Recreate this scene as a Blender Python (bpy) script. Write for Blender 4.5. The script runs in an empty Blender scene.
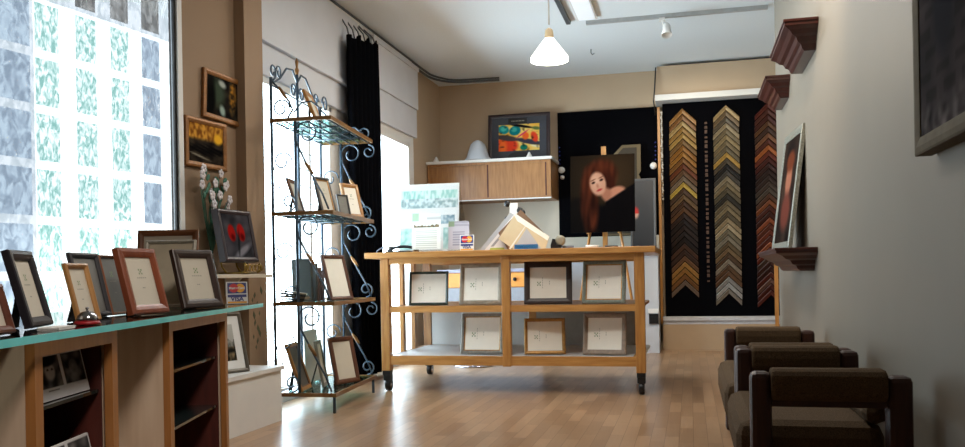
import bpy, bmesh, math, random
from mathutils import Vector, Matrix, Euler, noise
random.seed(7)
SC = bpy.context.scene
COL = SC.collection
PI = math.pi

# ------------------------------------------------------------------ colours / materials
def lin(c):
    return tuple(((x/255)/12.92 if x/255 <= .04045 else ((x/255+.055)/1.055)**2.4) for x in c)

def newmat(name):
    m = bpy.data.materials.new(name); m.use_nodes = True
    nt = m.node_tree; b = nt.nodes['Principled BSDF']
    return m, nt, b

def noisy(nt, b, c, var, scale, stretch=None, detail=4, c2=None):
    tc = nt.nodes.new('ShaderNodeTexCoord'); mp = nt.nodes.new('ShaderNodeMapping')
    if stretch: mp.inputs['Scale'].default_value = stretch
    nz = nt.nodes.new('ShaderNodeTexNoise'); nz.inputs['Scale'].default_value = scale; nz.inputs['Detail'].default_value = detail
    rp = nt.nodes.new('ShaderNodeValToRGB')
    l = lin(c)
    if c2 is None:
        lo = tuple(max(0, x*(1-var)) for x in l); hi = tuple(min(1, x*(1+var)) for x in l)
    else: lo, hi = l, lin(c2)
    rp.color_ramp.elements[0].position = .3; rp.color_ramp.elements[1].position = .7
    rp.color_ramp.elements[0].color = (*lo, 1); rp.color_ramp.elements[1].color = (*hi, 1)
    nt.links.new(tc.outputs['Object'], mp.inputs['Vector']); nt.links.new(mp.outputs['Vector'], nz.inputs['Vector'])
    nt.links.new(nz.outputs['Fac'], rp.inputs['Fac']); nt.links.new(rp.outputs['Color'], b.inputs['Base Color'])
    return nz

MATS = {}
def pm(name, c, rough=.6, var=.08, scale=18, metal=0., stretch=None, c2=None, bump=0., coat=0., spec=None):
    if name in MATS: return MATS[name]
    m, nt, b = newmat(name)
    b.inputs['Roughness'].default_value = rough; b.inputs['Metallic'].default_value = metal
    if coat: b.inputs['Coat Weight'].default_value = coat; b.inputs['Coat Roughness'].default_value = .1
    if spec is not None: b.inputs['Specular IOR Level'].default_value = spec
    nz = noisy(nt, b, c, var, scale, stretch, c2=c2)
    if bump:
        bp = nt.nodes.new('ShaderNodeBump'); bp.inputs['Strength'].default_value = bump; bp.inputs['Distance'].default_value = .004
        nt.links.new(nz.outputs['Fac'], bp.inputs['Height']); nt.links.new(bp.outputs['Normal'], b.inputs['Normal'])
    MATS[name] = m; return m

def wood(name, c, c2, axis='x', rough=.4, scale=5, coat=.15):
    s = {'x': (1, 9, 9), 'y': (9, 1, 9), 'z': (9, 9, 1)}[axis]
    return pm(name, c, rough, 0, scale, stretch=s, c2=c2, coat=coat)

def emis(name, c, s):
    m, nt, b = newmat(name)
    b.inputs['Base Color'].default_value = (*lin(c), 1)
    b.inputs['Emission Color'].default_value = (*lin(c), 1); b.inputs['Emission Strength'].default_value = s
    MATS[name] = m; return m

def painted():
    m, nt, b = newmat('painted_picture')
    a = nt.nodes.new('ShaderNodeAttribute'); a.attribute_name = 'Col'
    nt.links.new(a.outputs['Color'], b.inputs['Base Color'])
    b.inputs['Roughness'].default_value = .9; b.inputs['Specular IOR Level'].default_value = .02
    return m
PAINT = painted()

def glassmat(name, c, glossy=.12, rough=.03):
    m = bpy.data.materials.new(name); m.use_nodes = True; nt = m.node_tree; nt.nodes.clear()
    o = nt.nodes.new('ShaderNodeOutputMaterial'); t = nt.nodes.new('ShaderNodeBsdfTransparent'); g = nt.nodes.new('ShaderNodeBsdfGlossy'); mx = nt.nodes.new('ShaderNodeMixShader')
    t.inputs['Color'].default_value = (*c, 1); g.inputs['Roughness'].default_value = rough
    lw = nt.nodes.new('ShaderNodeLayerWeight'); lw.inputs['Blend'].default_value = .3
    ml = nt.nodes.new('ShaderNodeMath'); ml.operation = 'MULTIPLY'; ml.inputs[1].default_value = glossy*3
    nt.links.new(lw.outputs['Fresnel'], ml.inputs[0]); nt.links.new(ml.outputs[0], mx.inputs['Fac'])
    nt.links.new(t.outputs[0], mx.inputs[1]); nt.links.new(g.outputs[0], mx.inputs[2]); nt.links.new(mx.outputs[0], o.inputs['Surface'])
    MATS[name] = m; return m

def blockglass(name, dark, mid, light, scale, gl=.08, stretch=(1, 1, .55)):
    """wavy moulded glass: light passes through, tinted by the wave pattern"""
    m = bpy.data.materials.new(name); m.use_nodes = True; nt = m.node_tree; nt.nodes.clear()
    o = nt.nodes.new('ShaderNodeOutputMaterial'); t = nt.nodes.new('ShaderNodeBsdfTransparent'); g = nt.nodes.new('ShaderNodeBsdfPrincipled'); mx = nt.nodes.new('ShaderNodeMixShader')
    tc = nt.nodes.new('ShaderNodeTexCoord'); mp = nt.nodes.new('ShaderNodeMapping'); mp.inputs['Scale'].default_value = stretch
    mp.inputs['Rotation'].default_value = (.45, 0, 0)
    nz = nt.nodes.new('ShaderNodeTexNoise'); nz.inputs['Scale'].default_value = scale; nz.inputs['Detail'].default_value = 1.5; nz.inputs['Distortion'].default_value = .9
    rp = nt.nodes.new('ShaderNodeValToRGB'); e = rp.color_ramp.elements
    e[0].position = .36; e[0].color = (*dark, 1); e[1].position = .62; e[1].color = (*light, 1)
    n = e.new(.48); n.color = (*mid, 1)
    nt.links.new(tc.outputs['Object'], mp.inputs[0]); nt.links.new(mp.outputs[0], nz.inputs['Vector']); nt.links.new(nz.outputs['Fac'], rp.inputs['Fac']); nt.links.new(rp.outputs['Color'], t.inputs['Color'])
    bp = nt.nodes.new('ShaderNodeBump'); bp.inputs['Strength'].default_value = .6; bp.inputs['Distance'].default_value = .01
    nt.links.new(nz.outputs['Fac'], bp.inputs['Height']); nt.links.new(bp.outputs['Normal'], g.inputs['Normal'])
    g.inputs['Base Color'].default_value = (.55, .6, .63, 1); g.inputs['Roughness'].default_value = .15
    mx.inputs['Fac'].default_value = gl
    nt.links.new(t.outputs[0], mx.inputs[1]); nt.links.new(g.outputs[0], mx.inputs[2]); nt.links.new(mx.outputs[0], o.inputs['Surface'])
    MATS[name] = m; return m

def floormat():
    m, nt, b = newmat('strip_wood_floor')
    tc = nt.nodes.new('ShaderNodeTexCoord'); mp = nt.nodes.new('ShaderNodeMapping'); mp.inputs['Rotation'].default_value = (0, 0, PI/2)
    br = nt.nodes.new('ShaderNodeTexBrick'); br.offset = .37; br.inputs['Scale'].default_value = 1
    br.inputs['Brick Width'].default_value = .42; br.inputs['Row Height'].default_value = .075; br.inputs['Mortar Size'].default_value = .0012
    br.inputs['Color1'].default_value = (*lin((178, 144, 112)), 1); br.inputs['Color2'].default_value = (*lin((148, 115, 85)), 1); br.inputs['Mortar'].default_value = (*lin((110, 80, 55)), 1)
    nz = nt.nodes.new('ShaderNodeTexNoise'); nz.inputs['Scale'].default_value = 6; mp2 = nt.nodes.new('ShaderNodeMapping'); mp2.inputs['Scale'].default_value = (10, .8, 1)
    mx = nt.nodes.new('ShaderNodeMixRGB'); mx.blend_type = 'MULTIPLY'; mx.inputs['Fac'].default_value = .35
    rp = nt.nodes.new('ShaderNodeValToRGB'); rp.color_ramp.elements[0].color = (.55, .5, .45, 1); rp.color_ramp.elements[1].color = (1, 1, 1, 1)
    L = nt.links.new
    L(tc.outputs['Object'], mp.inputs[0]); L(mp.outputs[0], br.inputs['Vector']); L(tc.outputs['Object'], mp2.inputs[0]); L(mp2.outputs[0], nz.inputs['Vector']); L(nz.outputs['Fac'], rp.inputs['Fac'])
    L(br.outputs['Color'], mx.inputs[1]); L(rp.outputs['Color'], mx.inputs[2]); L(mx.outputs[0], b.inputs['Base Color'])
    b.inputs['Roughness'].default_value = .28
    return m

M_beige = pm('beige_wall_paint', (186, 164, 138), .7, .03, 3)
M_left = pm('tan_wall_paint', (146, 120, 94), .7, .03, 3)
M_right = pm('greige_wall_paint', (124, 117, 106), .5, .04, 2)
M_cream = pm('cream_wall_paint', (205, 196, 180), .7, .02, 3)
M_ceil = pm('white_ceiling_paint', (222, 231, 238), .8, .02, 60, bump=.15)
M_white = pm('white_paint', (222, 222, 220), .5, .03, 6)
M_shade = pm('white_shade_panel', (204, 207, 214), .7, .03, 4)
M_floor = floormat()
M_black = pm('black_metal', (22, 23, 26), .4, .1, 30)
M_blackpl = pm('black_plastic', (18, 18, 20), .35, .1, 30)
M_dark_felt = pm('black_felt', (5, 5, 8), .95, .15, 80, spec=.05)
M_cloth = pm('black_curtain_cloth', (5, 6, 10), .95, .15, 60, spec=.05)
M_oak = wood('honey_oak_x', (168, 114, 56), (196, 143, 80), 'x')
M_oakz = wood('honey_oak_z', (162, 108, 52), (190, 137, 75), 'z')
M_cab = wood('oak_veneer', (140, 96, 54), (166, 118, 70), 'z', rough=.5)
M_birch = wood('pale_birch', (196, 172, 148), (214, 194, 172), 'z', rough=.45, scale=3)
M_frameoak = wood('counter_edge_wood', (150, 98, 52), (172, 118, 66), 'z')
M_inside = wood('dark_mahogany_lining', (66, 24, 18), (84, 32, 22), 'z', rough=.6)
M_mahog = wood('mahogany', (52, 18, 15), (66, 24, 18), 'y', rough=.35)
M_chairwood = wood('dark_chair_wood', (46, 22, 16), (64, 32, 22), 'z', rough=.5, coat=0)
M_fabric = pm('brown_tweed', (88, 72, 55), .95, .4, 260, bump=.5, spec=.1)
M_iron = pm('blue_grey_iron', (60, 77, 93), .35, .15, 20, metal=.3)
M_gold = pm('gold_rim', (128, 90, 46), .4, .2, 14, metal=.35)
M_brass = pm('brass', (150, 120, 60), .35, .1, 20, metal=.9)
M_chrome = pm('chrome', (190, 190, 195), .15, .03, 20, metal=1)
M_card = pm('sample_card', (205, 198, 182), .6, .02, 20)
M_cardw = pm('sample_card_white', (242, 238, 226), .6, .02, 20)
M_print = pm('printed_grey', (140, 138, 128), .7, .1, 20)
M_printg = pm('printed_green', (128, 150, 110), .7, .1, 20)
M_backing = pm('black_backing', (26, 24, 26), .85, .1, 20)
M_paper = pm('white_paper', (232, 232, 230), .7, .02, 10)
M_greypaper = pm('lilac_grey_paper', (190, 186, 196), .7, .03, 10)
M_grey = pm('grey_paint', (150, 152, 160), .5, .05, 8)
M_track = pm('grey_track_metal', (92, 98, 104), .45, .1, 10, metal=.3)
M_acrylic = glassmat('clear_acrylic', (.985, .99, .99), .12)
M_pane = glassmat('window_glass', (.97, .99, .99), .05)
M_top = glassmat('green_glass_top', (.9, .97, .96), .35, .05)
M_edge = pm('green_glass_edge', (110, 222, 226), .15, .1, 12, spec=.8)
M_shelfglass = glassmat('shelf_glass', (.6, .85, .83), .25, .05)
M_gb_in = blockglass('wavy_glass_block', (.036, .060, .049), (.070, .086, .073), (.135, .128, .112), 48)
M_gb_ring = blockglass('shaded_glass_block', (.036, .040, .046), (.050, .054, .06), (.072, .076, .08), 26, .2)  # outer columns: shade from outside put into a darker glass tint
M_gb_top = blockglass('dim_glass_block', (.014, .0125, .012), (.026, .023, .021), (.042, .037, .034), 20, .25)  # top row: the same outside shade as a still darker tint
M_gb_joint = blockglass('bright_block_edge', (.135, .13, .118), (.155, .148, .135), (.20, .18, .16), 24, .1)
M_gb_jdim = blockglass('dim_block_joint', (.075, .072, .07), (.09, .085, .082), (.11, .10, .095), 24, .15)  # joints of the shaded blocks, dimness put into the tint
M_leaf = pm('leaf_green', (50, 104, 84), .6, .25, 60)
M_petal = pm('white_petal', (206, 200, 204), .7, .08, 60)
M_red = pm('red_base', (150, 26, 34), .4, .1, 20)
M_shadeglow = emis('glowing_shade', (255, 250, 240), 2.2)
M_bulb = emis('lit_bulb', (255, 232, 190), 12)
M_diff = emis('lit_diffuser', (235, 242, 250), .15)

# ------------------------------------------------------------------ mesh builder
class MB:
    def __init__(s): s.v = []; s.f = []; s.m = []; s.sm = []
    def _add(s, vs, fs, m=0, smooth=False):
        b = len(s.v); s.v += [Vector(p) for p in vs]
        for f in fs: s.f.append([b+i for i in f]); s.m.append(m); s.sm.append(smooth)
        return s
    def box(s, x0, x1, y0, y1, z0, z1, m=0, M=None):
        vs = [(x0,y0,z0),(x1,y0,z0),(x1,y1,z0),(x0,y1,z0),(x0,y0,z1),(x1,y0,z1),(x1,y1,z1),(x0,y1,z1)]
        if M is not None: vs = [M @ Vector(p) for p in vs]
        return s._add(vs, [(0,3,2,1),(4,5,6,7),(0,1,5,4),(1,2,6,5),(2,3,7,6),(3,0,4,7)], m)
    def quad(s, a, b, c, d, m=0): return s._add([a,b,c,d], [(0,1,2,3)], m)
    def prism(s, pts, ext, m=0):
        n = len(pts); e = Vector(ext); vs = [Vector(p) for p in pts] + [Vector(p)+e for p in pts]
        return s._add(vs, [tuple(range(n))[::-1], tuple(range(n, 2*n))] + [(i, (i+1) % n, n+(i+1) % n, n+i) for i in range(n)], m)
    def tube(s, pts, r, n=7, closed=False, m=0):
        pts = [Vector(p) for p in pts]; N = len(pts); vs = []; prev = None
        rr = r if isinstance(r, (list, tuple)) else [r]*N
        for i, p in enumerate(pts):
            if closed: t = pts[(i+1) % N]-pts[i-1]
            else: t = pts[min(i+1, N-1)]-pts[max(i-1, 0)]
            if t.length < 1e-9: t = Vector((0,0,1))
            t.normalize()
            if prev is None:
                a = t.orthogonal().normalized()
            else:
                a = prev - t*prev.dot(t)
                a = a.normalized() if a.length > 1e-6 else t.orthogonal().normalized()
            prev = a; b = t.cross(a)
            for k in range(n):
                an = 2*PI*k/n; vs.append(p + (a*math.cos(an)+b*math.sin(an))*rr[i])
        fs = []
        for i in range(N if closed else N-1):
            j = (i+1) % N
            for k in range(n): fs.append((i*n+k, i*n+(k+1) % n, j*n+(k+1) % n, j*n+k))
        if not closed: fs += [tuple(range(n))[::-1], tuple((N-1)*n+k for k in range(n))]
        return s._add(vs, fs, m, True)
    def lathe(s, prof, c=(0,0,0), n=24, m=0, M=None, caps=True):
        vs = []
        for r, z in prof:
            for k in range(n):
                a = 2*PI*k/n; vs.append(Vector((r*math.cos(a), r*math.sin(a), z)))
        if M is not None: vs = [M @ p for p in vs]
        vs = [p+Vector(c) for p in vs]
        fs = [(i*n+k, i*n+(k+1) % n, (i+1)*n+(k+1) % n, (i+1)*n+k) for i in range(len(prof)-1) for k in range(n)]
        if caps: fs += [tuple(range(n))[::-1], tuple((len(prof)-1)*n+k for k in range(n))]
        return s._add(vs, fs, m, True)
    def blob(s, c, r, sc=(1,1,1), n=8, m=0, M=None):
        prof = [(math.sin(PI*i/n)*1.0001+1e-4, -math.cos(PI*i/n)) for i in range(n+1)]
        A = Matrix.Diagonal((r*sc[0], r*sc[1], r*sc[2], 1))
        if M is not None: A = M @ A
        return s.lathe(prof, c, 10, m, A)
    def build(s, name, mats, parent=None, world=True, bevel=0, subsurf=0, label=None):
        me = bpy.data.meshes.new(name)
        vs = s.v
        if parent is not None and world:
            inv = WM[parent.name].inverted(); vs = [inv @ p for p in vs]
        me.from_pydata([tuple(p) for p in vs], [], s.f)
        if not isinstance(mats, (list, tuple)): mats = [mats]
        for q in mats: me.materials.append(q)
        me.polygons.foreach_set('material_index', s.m); me.polygons.foreach_set('use_smooth', s.sm)
        bm = bmesh.new(); bm.from_mesh(me); bmesh.ops.recalc_face_normals(bm, faces=bm.faces); bm.to_mesh(me); bm.free()
        me.update()
        o = bpy.data.objects.new(name, me); COL.objects.link(o)
        if parent is not None: o.parent = parent; WM[o.name] = WM[parent.name]
        else: WM[o.name] = Matrix.Identity(4)
        if bevel:
            b = o.modifiers.new('b', 'BEVEL'); b.width = bevel; b.segments = 2; b.limit_method = 'ANGLE'; b.angle_limit = .7
        if subsurf:
            b = o.modifiers.new('s', 'SUBSURF'); b.levels = subsurf; b.render_levels = subsurf
        if label: o['label'] = label
        return o
WM = {}

def thing(name, label, cat, loc=(0,0,0), rot=(0,0,0), group=None):
    o = bpy.data.objects.new(name, None); COL.objects.link(o); o.empty_display_size = .1
    o.location = loc; o.rotation_euler = rot
    WM[o.name] = Matrix.Translation(loc) @ Euler(rot).to_matrix().to_4x4()
    o['label'] = label; o['category'] = cat
    if group: o['group'] = group
    return o
def tag(o, label, cat, group=None):
    o['label'] = label; o['category'] = cat
    if group: o['group'] = group
    return o
def struct(name, mb, mats, parent=None, bevel=0):
    o = mb.build(name, mats, parent, bevel=bevel); o['kind'] = 'structure'; return o

def paint(name, o, ux, uy, nx, ny, fn, parent, world=False):
    """a picture surface: a fine grid whose colours are the printed image"""
    o, ux, uy = Vector(o), Vector(ux), Vector(uy)
    me = bpy.data.meshes.new(name)
    vs = [o+ux*(i/nx)+uy*(j/ny) for j in range(ny+1) for i in range(nx+1)]
    if world and parent is not None:
        inv = WM[parent.name].inverted(); vs = [inv @ p for p in vs]
    fs = [(j*(nx+1)+i, j*(nx+1)+i+1, (j+1)*(nx+1)+i+1, (j+1)*(nx+1)+i) for j in range(ny) for i in range(nx)]
    me.from_pydata([tuple(p) for p in vs], [], fs); me.materials.append(PAINT)
    at = me.color_attributes.new('Col', 'FLOAT_COLOR', 'POINT')
    dat = []
    for j in range(ny+1):
        for i in range(nx+1):
            c = lin([min(255, max(0, q)) for q in fn(i/nx, j/ny)]); dat += [c[0], c[1], c[2], 1]
    at.data.foreach_set('color', dat)
    ob = bpy.data.objects.new(name, me); COL.objects.link(ob)
    if parent is not None: ob.parent = parent
    return ob

def text_mesh(txt, size, M, name, mat, parent, depth=.0005, world=False, bold=0.):
    cu = bpy.data.curves.new('t', 'FONT'); cu.body = txt; cu.size = size; cu.align_x = 'CENTER'; cu.align_y = 'CENTER'; cu.extrude = depth; cu.offset = bold
    t = bpy.data.objects.new('t', cu); COL.objects.link(t)
    bpy.context.view_layer.update()
    dg = bpy.context.evaluated_depsgraph_get()
    me = bpy.data.meshes.new_from_object(t.evaluated_get(dg)); bpy.data.objects.remove(t); bpy.data.curves.remove(cu)
    if world: M = WM[parent.name].inverted() @ M
    me.transform(M); me.materials.clear(); me.materials.append(mat)
    o = bpy.data.objects.new(name, me); COL.objects.link(o); o.parent = parent; return o

# ------------------------------------------------------------------ picture functions (what is printed on them)
def mixc(a, b, t): t = min(1, max(0, t)); return tuple(x*(1-t)+y*t for x, y in zip(a, b))
def ell(u, v, cu, cv, ru, rv, rot=0, soft=.25):
    du, dv = u-cu, v-cv; c, s = math.cos(rot), math.sin(rot)
    x = (du*c+dv*s)/ru; y = (-du*s+dv*c)/rv; d = math.sqrt(x*x+y*y)
    return min(1, max(0, (1+soft-d)/(2*soft)))
def nz(u, v, s, seed=0): return noise.noise(Vector((u*s, v*s, seed*7.3)))

def p_portrait(u, v):
    c = mixc((16, 12, 9), (52, 38, 24), ell(u, v, .6, .7, .55, .5, 0, .7))
    dress = min(1, max(0, (.42 - v + .28*max(0, u-.55) + .1*nz(u, v, 3))/.06))
    c = mixc(c, (9, 7, 8), dress*(1 if u > .35 else .6))
    c = mixc(c, (9, 7, 8), ell(u, v, .85, .3, .3, .22, .5, .2))
    hair = mixc((36, 14, 9), (104, 46, 26), .5+.7*nz(u*3, v*.8, 5)-.35*max(0, .6-v))
    c = mixc(c, hair, ell(u, v, .46, .72, .27, .22, .3, .18))
    c = mixc(c, hair, ell(u, v, .30, .40, .14, .42, .05, .22))
    c = mixc(c, mixc(hair, (40, 14, 10), .5), ell(u, v, .60, .60, .1, .2, .25, .25))
    skin = (206, 150, 122)
    c = mixc(c, (190, 128, 102), ell(u, v, .70, .475, .17, .10, .35, .16))
    c = mixc(c, (170, 110, 86), ell(u, v, .56, .49, .08, .08, .2, .3))
    c = mixc(c, (9, 7, 8), max(0, min(1, (.44-v+.5*(u-.62))/.03)) if u > .55 else 0)
    c = mixc(c, skin, ell(u, v, .43, .625, .125, .155, .30, .14))
    c = mixc(c, (228, 178, 150), ell(u, v, .40, .66, .06, .07, .3, .6)*.7)
    for eu, ev in ((.36, .64), (.485, .675)):
        c = mixc(c, (44, 26, 22), ell(u, v, eu, ev, .027, .014, .3, .5))
        c = mixc(c, (96, 54, 38), ell(u, v, eu-.005, ev+.035, .04, .008, .35, .7)*.8)
    c = mixc(c, (170, 108, 86), ell(u, v, .425, .60, .02, .03, .3, .6)*.7)
    c = mixc(c, (172, 52, 52), ell(u, v, .455, .545, .042, .014, .3, .5))
    return tuple(q*.78 for q in c)
def p_abstract(u, v):
    n = nz(u, v, 3, 1); c = mixc((226, 160, 50), (232, 208, 120), .5+n)
    c = mixc(c, (206, 60, 36), ell(u, v, .18, .2, .3, .3, .2, .15)); c = mixc(c, (226, 110, 44), .8*ell(u, v, .1, .15, .1, .3, 0, .4))
    c = mixc(c, (70, 60, 58), ell(u, v, .2, .5, .3, .1, -.3, .2)); c = mixc(c, (60, 56, 70), ell(u, v, .75, .33, .35, .09, -.35, .2))
    c = mixc(c, (30, 130, 132), ell(u, v, .12, .82, .13, .17, .2, .12)); c = mixc(c, (70, 176, 160), ell(u, v, .12, .84, .07, .09, .2, .3))
    c = mixc(c, (20, 116, 124), ell(u, v, .40, .76, .14, .18, -.2, .12)); c = mixc(c, (60, 160, 150), ell(u, v, .38, .8, .07, .09, 0, .3))
    c = mixc(c, (28, 24, 26), ell(u, v, .55, .93, .3, .05, -.3, .2)); c = mixc(c, (226, 96, 40), ell(u, v, .66, .55, .08, .14, 0, .2))
    c = mixc(c, (216, 66, 40), ell(u, v, .88, .5, .08, .2, .2, .2)); c = mixc(c, (200, 60, 100), ell(u, v, .58, .62, .2, .025, .8, .4))
    c = mixc(c, (26, 110, 90), ell(u, v, .62, .12, .09, .11, 0, .15)); c = mixc(c, (226, 220, 190), ell(u, v, .9, .15, .12, .03, -.3, .4))
    c = mixc(c, (90, 110, 60), ell(u, v, .92, .82, .1, .06, -.3, .3)); return mixc(c, (40, 30, 28), max(0, nz(u, v, 9, 3)-.25)*1.5)
def p_canal(u, v):
    c = mixc((18, 16, 16), (48, 44, 36), .5+nz(u, v, 6, 2)); c = mixc(c, (60, 72, 58), ell(u, v, .35, .6, .2, .35, .1, .4))
    c = mixc(c, (170, 178, 170), ell(u, v, .48, .86, .12, .08, -.5, .4)); c = mixc(c, (176, 118, 42), ell(u, v, .82, .6, .1, .4, 0, .4)*(.6+nz(u, v, 12, 1)))
    c = mixc(c, (150, 170, 160), ell(u, v, .5, .16, .08, .14, .3, .4)); return mixc(c, (10, 10, 10), ell(u, v, .15, .4, .12, .5, 0, .4))
def p_boats(u, v):
    c = mixc((24, 20, 18), (60, 52, 42), .5+nz(u, v, 7, 4)); t = max(0, min(1, (v-.55)/.1))
    c = mixc(c, mixc((120, 72, 30), (206, 150, 60), .5+1.2*nz(u*2, v, 9, 5)), t); c = mixc(c, (232, 176, 50), ell(u, v, .85, .68, .12, .14, 0, .3))
    for k in range(4): c = mixc(c, (8, 8, 10), ell(u, v, .25+.18*k, .3+.03*k, .34, .035, -.3, .4))
    return mixc(c, (180, 172, 150), ell(u, v, .3, .16, .3, .02, -.25, .5)*.7)
def p_poppies(u, v):
    c = mixc((48, 48, 54), (96, 94, 102), .5+nz(u, v, 4, 6)); c = mixc(c, (160, 158, 170), ell(u, v, .6, .14, .35, .08, .5, .4))
    for a, b, r in ((.3, .56, .15), (.64, .58, .16)):
        c = mixc(c, (196, 30, 26), ell(u, v, a, b, r*.85, r*1.3, .1, .15)); c = mixc(c, (110, 10, 12), ell(u, v, a+.03, b-.1, r*.4, r*.5, .4, .5))
    c = tuple(q*.75 for q in c)
    return mixc(c, (20, 22, 22), ell(u, v, .5, .3, .04, .3, -.2, .4)*.7)
def p_bwstrip(u, v):
    if v < .27 or v > .95: 
        return (110, 110, 112) if (.18 < v < .215 and .42 < u < .58) else (214, 214, 216)
    k = int(u*3); w = u*3-k
    if w < .06 or w > .95: return (214, 214, 216)
    c = mixc((30, 30, 32), (120, 118, 118), .4+nz(u*2, v, 6, k)); c = mixc(c, (190, 188, 186), ell(w, v, .5, .62, .2, .2, .2, .2)*(.9 if k == 1 else .4))
    if k == 1:
        c = mixc(c, (26, 26, 28), ell(w, v, .5, .86, .3, .12, .1, .2)); c = mixc(c, (60, 58, 58), ell(w, v, .42, .66, .05, .02)); c = mixc(c, (60, 58, 58), ell(w, v, .6, .66, .05, .02))
    return c
def p_sketch(u, v):
    c = mixc((150, 150, 146), (196, 196, 190), v); m = .55+.2*nz(u, 0, 5, 3)+.08*nz(u, 0, 15, 4)
    if v < m: c = mixc((70, 74, 70), (150, 148, 140), .5+nz(u, v, 10, 8))
    if v < .4: c = mixc((30, 30, 28), (140, 120, 90), .35+nz(u, v, 9, 9))
    return c
def p_street(u, v):
    b = 1 if (int(v*26) % 2 == 0 or int(u*14+(int(v*26) % 4)) % 3 == 0) else .8
    c = tuple(q*b for q in mixc((36, 35, 38), (66, 60, 61), .5+nz(u, v, 5, 7)))
    c = mixc(c, (34, 34, 40), ell(u, v, .3, .45, .12, .2)); c = mixc(c, (180, 36, 34), ell(u, v, .72, .30, .05, .06)); c = mixc(c, (22, 22, 26), ell(u, v, .72, .2, .08, .12))
    return mixc(c, (150, 142, 140), max(0, .14-v)*4*(.5+nz(u, v, 20, 2)))
def p_shelfportrait(u, v):
    c = mixc((22, 17, 16), (50, 38, 32), .5+nz(u, v, 3, 3)); c = mixc(c, (140, 92, 74), ell(u, v, .5, .6, .2, .16)); c = mixc(c, (90, 46, 30), ell(u, v, .5, .78, .26, .1))
    return mixc(c, (90, 48, 40), ell(u, v, .5, .3, .3, .18))
def p_poster(u, v):
    c = (228, 230, 231)
    if .80 < v < .93: c = mixc((160, 206, 198), (216, 234, 230), .5+1.6*nz(u*5, v*2, 5, 1)); 
    elif .66 < v <= .80: c = mixc((150, 172, 174), (214, 226, 228), .5+1.4*nz(u*3, v*3, 8, 2)+.3*(v > .76))
    elif .42 < v < .55 and .7 < u < .95: c = mixc((120, 146, 160), (200, 214, 220), .5+nz(u, v, 20, 3))
    elif .04 < v < .36 and u < .2: c = mixc((160, 208, 198), (210, 232, 228), .5+nz(u, v, 16, 4))
    elif .04 < v < .36 and u > .75: c = mixc((150, 190, 188), (206, 228, 228), .5+nz(u, v, 16, 5))
    return c
def p_flyer(u, v):
    c = (226, 230, 226)
    if .60 < v < .70 and .06 < u < .94:
        h = .60+.08*abs(nz(u, 0, 8, 2))+.02
        if v < h+.02: c = mixc((60, 66, 54), (150, 130, 100), .5+nz(u, v, 20, 5))
    elif v > .78 and u < .22: c = mixc((150, 190, 160), c, .3)
    elif .8 < v < .9 and u > .5 and int(v*60) % 2: c = (168, 172, 178)
    elif v < .52 and int(v*34) % 2 and .12 < u < .88: c = (190, 194, 190)
    return c
def p_greyflyer(u, v):
    c = (188, 184, 194)
    if v > .8 and u < .3: c = mixc((120, 150, 110), c, .3)
    elif v > .82 and int(v*40) % 2: c = (140, 138, 150)
    elif .1 < v < .7 and int(v*22) % 2 and .2 < u < .8: c = (150, 148, 160)
    return c

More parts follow.
